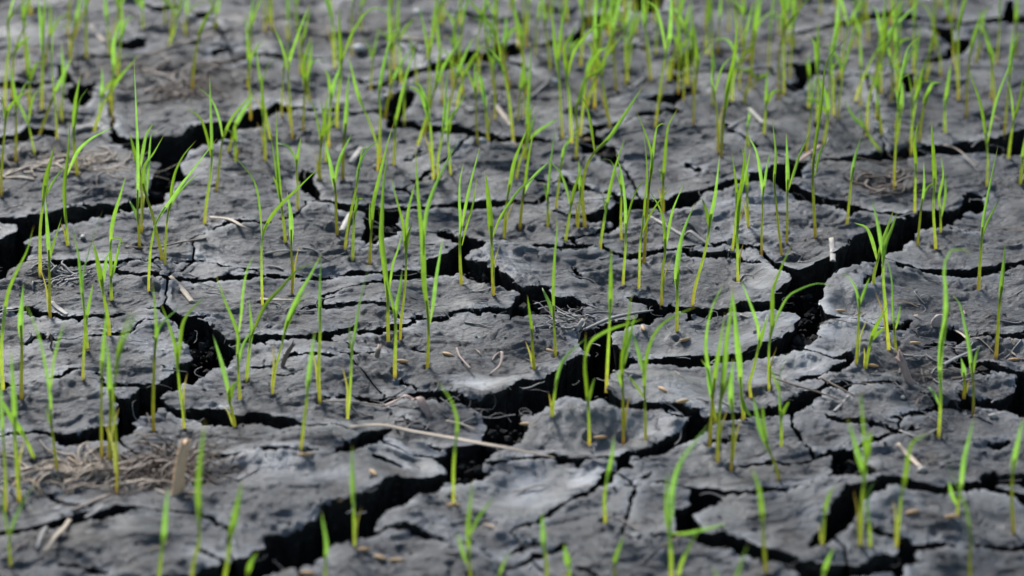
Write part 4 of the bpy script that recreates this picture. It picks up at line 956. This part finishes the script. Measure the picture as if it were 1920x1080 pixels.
straw('straw', [(658,306),(667,292),(678,277,.8)], 13, 'pale', 'leaning pale straw flake left of the upper middle', flat=.3)
straw('straw', [(931,199),(945,217),(960,237,.8)], 12, 'tan', 'tan straw piece lying at the upper middle')
straw('straw', [(1096,618,.8),(1140,599),(1180,589),(1224,582,.6)], 9, 'grey', 'long grey straw along the crack lip behind the silt basin', flat=.6, lift=.002)
straw('straw_stub', [(1083,623),(1087,611),(1092,602)], 9, 'pale', 'tiny white stub at the left end of the grey straw', upright=True)
straw('root', [(495,476),(530,470),(580,471),(610,469),(637,467)], 4.5, 'pale', 'thin pale root running to the left of the square black hole', 'root', flat=.8, lift=.001)
straw('straw', [(235,463),(290,464),(340,454),(386,447)], 5, 'brown', 'thin brown stalk lying behind the short tan chip', flat=.7)
straw('straw', [(395,407),(430,411),(455,424),(474,431,.5)], 8, 'tan', 'curved tan leaf strip left of the middle, upper left', flat=.3, lift=.001)
straw('straw', [(36,880),(70,876),(106,875)], 9, 'tan', 'pale horizontal straw at the left edge by the root clump')
straw('straw', [(135,957,.7),(175,940),(216,924)], 11, 'brown', 'brown stalk in front of the root clump, lower left', flat=.5)
straw('straw', [(131,974),(122,987),(105,1005),(84,1035,.6)], 10, 'tan', 'bent pale straw at the bottom left', flat=.4, lift=.002)
straw('straw', [(86,988),(76,1008),(70,1030)], 9, 'grey', 'grey straw left of the bent straw, bottom left')
straw('straw', [(160,970),(178,960),(194,948)], 9, 'grey', 'short grey straw above the bent straw, bottom left', lift=.003)
straw('straw', [(444,900),(462,890),(482,879,.6)], 9, 'grey', 'grey chip right of the upright stub')
straw('dry_leaf', [(715,763,.5),(740,752,.8),(760,742,1),(775,750,.8),(786,746,1.2),(797,765,1.6),(806,782,1)], 12, 'pink', 'twisted brown dry leaf at the crack edge, front middle', 'dry leaf', flat=.25, lift=[0,.003,.006,.003,.006,.003,0])
straw('root', [(605,753),(650,752),(690,757),(722,761)], 3.5, 'tan', 'thin orange root along the crack left of the dry leaf', 'root', flat=.9, lift=.001)
straw('straw', [(838,789),(865,795),(892,806,.6)], 7, 'tan', 'tan strip right of the twisted dry leaf', lift=.001)
straw('dry_leaf', [(922,677,.7),(930,665),(941,660,1.2),(938,683),(919,701,.6)], 5, 'pink', 'curled brown dry leaf left of the central crack', 'dry leaf', flat=.3, lift=[0,.003,.006,.003,0])
straw('root', [(856,653),(862,668),(872,680),(882,691)], 4, 'pink', 'thin pinkish root left of the curled brown leaf', 'root', flat=.9, lift=.002)
straw('straw_stub', [(704,672),(708,662),(712,651)], 9, 'brown', 'short dark brown stub standing at the centre left', upright=True)
straw('straw_stub', [(524,690,.6),(537,666,1),(550,645,.8)], 9, 'brown', 'brown leaning stub left of the centre', upright=True, flat=.35)
straw('straw', [(488,560),(510,562),(550,562,.6)], 10, 'tan', 'flat tan litter piece behind the jagged crack', flat=.3, lift=.002)
straw('straw', [(1388,590),(1412,598)], 6, 'tan', 'short straw bit at the crack under the seedling clump')
straw('twig', [(1450,708),(1490,722),(1530,734),(1570,748,.6)], 4, 'brown', 'long thin brown twig across the slot, right', 'twig', flat=.9, lift=.003)
straw('twig', [(1540,708),(1570,725),(1602,742,.6)], 4.5, 'brown', 'shorter thin twig crossing the slot, right', 'twig', flat=.9, lift=.003)
straw('straw', [(1564,771),(1578,757),(1590,743)], 6, 'pale', 'small white straw touching the twigs')
straw('straw', [(1768,684),(1800,668),(1838,651,.7)], 9, 'grey', 'grey straw leaning over the hollow at the right edge', lift=.003)
straw('straw', [(1790,619),(1803,626),(1812,634)], 6, 'tan', 'thin straw right of the shell fragment', lift=.002)
straw('straw', [(1684,664),(1720,668),(1745,667)], 5, 'grey', 'thin grey straw behind the pinkish stub')
straw('straw', [(1683,832,.8),(1703,853),(1726,876,.9)], 12, 'tan', 'tan straw with pale ends, lower right')
straw('twig', [(1688,807),(1725,818),(1765,800,.7)], 5, 'grey', 'grey twig above the tan straw, lower right', 'twig', lift=.002)
straw('straw', [(1178,86),(1193,77),(1210,66)], 8, 'pale', 'pale straw slanting near the top, right of centre')
straw('straw', [(1406,204),(1418,217),(1432,231)], 9, 'pale', 'pale half of the broken straw, upper right', lift=.001)
straw('straw', [(1363,241),(1380,231),(1398,221)], 7, 'grey', 'grey half of the broken straw, upper right')
straw('straw', [(1495,303),(1515,289),(1537,274)], 9, 'pink', 'pinkish straw over the crack, upper right', lift=.003)
straw('straw', [(1770,272),(1797,281),(1832,314,.6)], 5, 'brown', 'thin brown stalk by the long crack, right edge', lift=.004)
straw('straw', [(172,50),(183,64),(196,80)], 8, 'tan', 'small tan straw near the top left')
straw('straw', [(268,103,.6),(320,87),(365,74),(408,58)], 9, 'brown', 'long brown stalk near the top left')
straw('root', [(495,47),(560,46),(620,58),(680,58),(730,51)], 7, 'brown', 'long wavy brown root near the top', 'root', lift=.001)
straw('root', [(752,70),(790,74),(820,70),(845,68)], 6, 'tan', 'pale wavy root piece near the top middle', 'root', lift=.001)
straw('straw', [(955,192),(990,184),(1002,176)], 7, 'grey', 'grey straw behind the tan straw, upper middle')
straw('straw', [(1180,168),(1192,158),(1206,148)], 9, 'grey', 'faded straw in front of the pale slanting straw, top')
straw('straw', [(95,650),(97,640),(93,626),(88,636)], 4, 'brown', 'dark reddish twig sticking up, left', 'twig', lift=[0,.006,.012,.012])
straw('straw', [(96,566),(110,578),(127,590,.8)], 11, 'pale', 'pale straw flake at the thin crack, left edge', flat=.3)
straw('straw', [(1000,178),(1030,150)], 5, 'grey', 'small grey sliver near the top middle')
def litter(name, n, label):
    r0 = random.Random(31); V, F_, mi = [], [], []
    ms = ('tan', 'stub', 'brown', 'grey', 'pink')
    for i in range(n):
        z_ = r0.random()
        if z_ < .30: x, y = r0.gauss(220, 130), r0.gauss(890, 30)
        elif z_ < .45: x, y = r0.gauss(1740, 90), r0.gauss(700, 60)
        elif z_ < .60: x, y = r0.gauss(240, 150), r0.gauss(200, 80)
        else: x, y = r0.uniform(20, 1900), r0.uniform(40, 1060)
        x = min(max(x, 8), 1912); p = gpt(x, y)
        if lut(D, p[0], p[1]) < .002: continue
        L = r0.choice((.004, .006, .009, .014, .02)); w_ = r0.uniform(.0005, .0017); a = r0.gauss(0, .8); o = len(V); bend = r0.uniform(-.4, .4); m_ = r0.randrange(5)
        for k in range(4):
            c = np.array([p[0]+math.cos(a+bend*k/3)*L*(k/3-.5), p[1]+math.sin(a+bend*k/3)*L*(k/3-.5), 0]); zz = lut(Z, c[0], c[1])+.0005+r0.uniform(0, .0012)
            nx, ny = -math.sin(a), math.cos(a); ww = w_*(1, 1.1, 1, .5)[k]
            V += [(c[0]+nx*ww*.5, c[1]+ny*ww*.5, zz), (c[0], c[1], zz+ww*.35), (c[0]-nx*ww*.5, c[1]-ny*ww*.5, zz), (c[0], c[1], zz-ww*.3)]
        for k in range(3):
            for e in range(4): F_.append((o+k*4+e, o+k*4+(e+1) % 4, o+k*4+4+(e+1) % 4, o+k*4+4+e)); mi.append(m_)
        F_ += [(o+3, o+2, o+1, o), (o+12, o+13, o+14, o+15)]; mi += [m_, m_]
    me = new_mesh(name, V, mats=[M[k] for k in ms], faces=F_, midx=mi, smooth=False); uv_tube(me, 4, 4)
    return tag(link(name, me), label, kind='stuff')
litter('straw_litter', 260, 'small broken straw scraps scattered over the mud')
def lump(name, px, py, lx, ly, lz, ang, mat, label=None, cat=None, group=None, seed=0, point=0.0, tiltz=0.0, rings=7, ns=10, rough=.12):
    r0 = random.Random(seed); V = []; F_ = []
    for i in range(rings+1):
        t = i/rings; x = -math.cos(t*math.pi); rr = math.sin(t*math.pi)**(1+point)
        for k in range(ns):
            a = 2*math.pi*k/ns; m_ = 1+rough*r0.uniform(-1, 1)
            V.append((x*lx*.5, rr*math.cos(a)*ly*.5*m_, rr*math.sin(a)*lz*.5*m_))
    for i in range(rings):
        for k in range(ns): F_.append((i*ns+k, i*ns+(k+1) % ns, (i+1)*ns+(k+1) % ns, (i+1)*ns+k))
    me = new_mesh(name, V, mats=(M[mat],), faces=F_); uv_tube(me, rings+1, ns)
    o = link(name, me); o.location = gpt(px, py, lz*.32); o.rotation_euler = (0, tiltz, ang)
    return tag(o, label, cat, group)
HUSK = [(1029,657,-20),(1284,637,14),(1206,615,-45),(1221,752,80),(1243,730,-30),(1280,752,12),(1168,803,-8),(988,795,-3),(1125,820,4),(850,947,0),(700,886,-35),(712,1045,-18),(745,1050,-4),
        (680,1030,4),(640,937,0),(1575,583,0),(1715,643,0),(1635,685,-10),(1903,674,4),(755,677,-8),(572,852,5),(577,1074,-5),(1710,960,10),(1785,968,5),(1100,262,5),(345,893,0),(840,664,-20)]
hk = [(lump('rice_husk', x, y, .0084, .0027, .0021, math.radians(a*1.8), 'husk', cat='husk', group='empty rice husks lying on the mud', seed=i, point=.35, rough=.06), x, y, 'small orange-tan') for i, (x, y, a) in enumerate(HUSK)]
name_all(hk, 'rice husk')
lump('shell_fragment', 1760, 605, .0095, .006, .011, .3, 'shell', 'pinkish striped shell fragment lying behind the right hollow', 'shell', seed=3, tiltz=.3)
for i, (x, y, s, m_, lb) in enumerate([(672,90,.009,'flake','white flake of shell near the top, left of centre'),(783,22,.008,'flake','white flake at the very top, behind the long crack'),(1040,152,.006,'flake','small white flake below the twin pits'),
        (995,104,.005,'flake','tiny white bit on top of a blade tip height, top middle'),(1570,555,.0035,'pebble','tiny yellowish pebble right of the wide crack'),(546,691,.0035,'pebble','tiny pale pebble left of the leaning brown stub'),
        (1693,745,.004,'pebble','small pebble in front of the pinkish stub'),(1862,780,.0055,'pebble','round pebble near the right edge'),(1728,880,.006,'pebble','pale pebble at the end of the tan straw, lower right'),(1491,740,.0045,'pebble','small pebble beside the twig slot'),
        (585,412,.003,'pebble','tiny orange pebble left of the stubby white straw'),(155,444,.005,'pebble','small pebble at the upper left plate'),(905,262,.005,'flake','small pale chip by the upper middle crack')]):
    if i == 3: continue
    lump('shell_flake' if m_ == 'flake' else 'pebble', x, y, s, s*.75, s*.5, i*1.3, m_, lb, 'shell' if m_ == 'flake' else 'pebble', seed=50+i, rough=.25)

# ------------------------------------------------------------------ litter nobody could count: root clumps, rootlets, crumbs
def strands(name, zones, label, mat, rr=.0003):
    V, Q, off = [], [], 0; r0 = random.Random(hash(name) % 1000 if False else len(zones)*13)
    for zx, zy, sx, sy, n, ln, hz in zones:
        for _ in range(n):
            x = zx+r0.gauss(0, sx); y = zy+r0.gauss(0, sy)
            if not (0 < x < 1920): x = min(max(x, 5), 1915)
            p = gpt(x, y); a = r0.uniform(-1, 1)*1.2+(math.pi if r0.random() < .5 else 0); L = ln*r0.uniform(.4, 1.3)
            pts = []; bend = r0.uniform(-1.5, 1.5); hh = hz*r0.random()*math.exp(-((x-zx)/(1.5*sx))**2)
            c = p.copy()
            for k in range(5):
                q_ = c.copy(); q_[2] = lut(Z, c[0], c[1])+.0004+hh*(.3+r0.random()*.7)*math.sin(math.pi*(k+.5)/5); pts.append(q_)
                c = c+np.array([math.cos(a), math.sin(a), 0])*L/4; a += bend*.5+r0.uniform(-.35, .35)
            v, q, t = tube(catmull(pts, 8), np.linspace(1, .45, 8)*rr*r0.choice((.5, .7, .9, 1.2, 1.6, 2.6)), 4)
            V.append(v); Q.append(q+off); off += len(v)
    me = new_mesh(name, np.concatenate(V), np.concatenate(Q), (M[mat],)); me.uv_layers.new(name='UVMap')
    return link(name, me)
o = strands('root_clump', [(318,872,24,8,70,.026,.012),(352,880,18,8,45,.022,.010),(285,888,26,8,45,.024,.006),(385,892,16,6,14,.02,.003)], '', 'brown', .00042); tag(o, 'matted clump of brown roots around the upright straw stub', 'root clump')
o = strands('root_clump', [(150,876,34,5,40,.026,.004),(215,884,34,7,45,.022,.006),(120,900,30,8,22,.024,.003),(250,903,30,6,26,.02,.004)], '', 'tan', .0004); tag(o, 'low tangle of tan roots left of the upright straw stub', 'root clump')
o = strands('root_clump', [(330,170,30,6,32,.034,.007),(372,178,26,5,26,.03,.006),(290,132,50,5,22,.034,.004),(395,128,30,6,14,.03,.003)], '', 'brown', .00045); tag(o, 'brown tangle of old roots near the top left', 'root clump')
o = strands('root_clump', [(150,300,34,5,30,.03,.005),(190,318,36,4,26,.03,.005),(60,320,40,8,22,.026,.003)], '', 'tan', .00045); tag(o, 'tan tangle of old roots left of the large black gap', 'root clump')
o = strands('root_clump', [(1650,338,24,6,18,.022,.004),(1700,352,26,5,22,.022,.005),(1690,310,30,5,10,.02,.002)], '', 'brown', .0004); tag(o, 'small brown root tangle on the plate at upper right', 'root clump')
o = strands('root_clump', [(105,512,18,4,22,.018,.004),(130,525,20,5,22,.02,.004)], '', 'grey', .0004); tag(o, 'grey root tangle on the left edge plate', 'root clump')
o = strands('root_clump', [(1075,592,26,6,22,.018,.004),(1060,610,20,8,22,.016,.003)], '', 'grey', .00035); tag(o, 'grey fibrous root tangle beside the long grey straw', 'root clump')
o = strands('rootlets', [(960,600,520,260,420,.016,.001),(960,250,500,130,160,.02,.001),(1740,690,80,60,90,.016,.002),(800,770,70,20,60,.018,.003),(900,1020,300,30,60,.016,.001)], '', 'grey', .00022)
tag(o, 'fine dry rootlets scattered over the mud', kind='stuff')
def crumbs(name, pts, mat_i, label):
    r0 = random.Random(5); t = (1+5**.5)/2
    ico = np.array([(-1,t,0),(1,t,0),(-1,-t,0),(1,-t,0),(0,-1,t),(0,1,t),(0,-1,-t),(0,1,-t),(t,0,-1),(t,0,1),(-t,0,-1),(-t,0,1)])/1.9
    fc = np.array([(0,11,5),(0,5,1),(0,1,7),(0,7,10),(0,10,11),(1,5,9),(5,11,4),(11,10,2),(10,7,6),(7,1,8),(3,9,4),(3,4,2),(3,2,6),(3,6,8),(3,8,9),(4,9,5),(2,4,11),(6,2,10),(8,6,7),(9,8,1)])
    V, Fs = [], []
    for i, (p, s) in enumerate(pts):
        v = ico*np.array([s*r0.uniform(.7, 1.3), s*r0.uniform(.7, 1.3), s*r0.uniform(.5, .9)])*.5
        v = v*np.array([[1+r0.uniform(-.5, .5)] for _ in range(12)]); a = r0.uniform(0, 6.3)
        v[:, :2] = v[:, :2] @ np.array([[math.cos(a), -math.sin(a)], [math.sin(a), math.cos(a)]])
        V.append(v+p); Fs.append(fc+12*i)
    V = np.concatenate(V); me = new_mesh(name, V, mats=(M[mat_i],), faces=np.concatenate(Fs).tolist(), attrs={'silt': np.zeros(len(V))}, smooth=False)
    return tag(link(name, me), label, kind='stuff')
RUB = [(385,640,32,22,110),(350,600,20,12,40),(912,520,30,12,110),(1040,568,35,9,110),(1500,628,22,16,70),(1560,385,38,10,90),(1598,872,20,15,60),(950,800,25,20,40),(660,905,60,25,70),(1135,285,12,10,40),(1090,760,25,20,60),(880,865,20,20,30),(1500,560,30,25,50),(720,425,20,15,20),(300,340,15,25,30),(1480,1050,50,10,50),(1840,690,30,8,40)]
pts = []
for x, y, sx, sy, n in RUB:
    for _ in range(n):
        p = plane_pt(x+random.gauss(0, sx), y+random.gauss(0, sy))
        if lut(D, p[0], p[1]) > -.001: continue
        dd = -lut(D, p[0], p[1]); z = -.003-dd*random.uniform(.25, 1.1); pts.append((np.array([p[0], p[1], z]), random.choice((.0012, .0016, .002, .0025, .003, .0045, .007))))
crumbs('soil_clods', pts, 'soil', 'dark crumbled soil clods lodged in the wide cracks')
pts = []
for _ in range(1500):
    x, y = random.uniform(0, 1920), random.uniform(0, 1090); p = gpt(x, y); d = lut(D, p[0], p[1])
    if d < .001 or lut(silt, p[0], p[1]) > .5: continue
    if random.random() > (1.0 if d < .008 else .45): continue
    pts.append((p+np.array([0, 0, .0002]), random.choice((.0008, .001, .0013, .0017, .0024))))
crumbs('mud_crumbs', pts, 'crust', 'loose grey mud crumbs scattered over the plates')
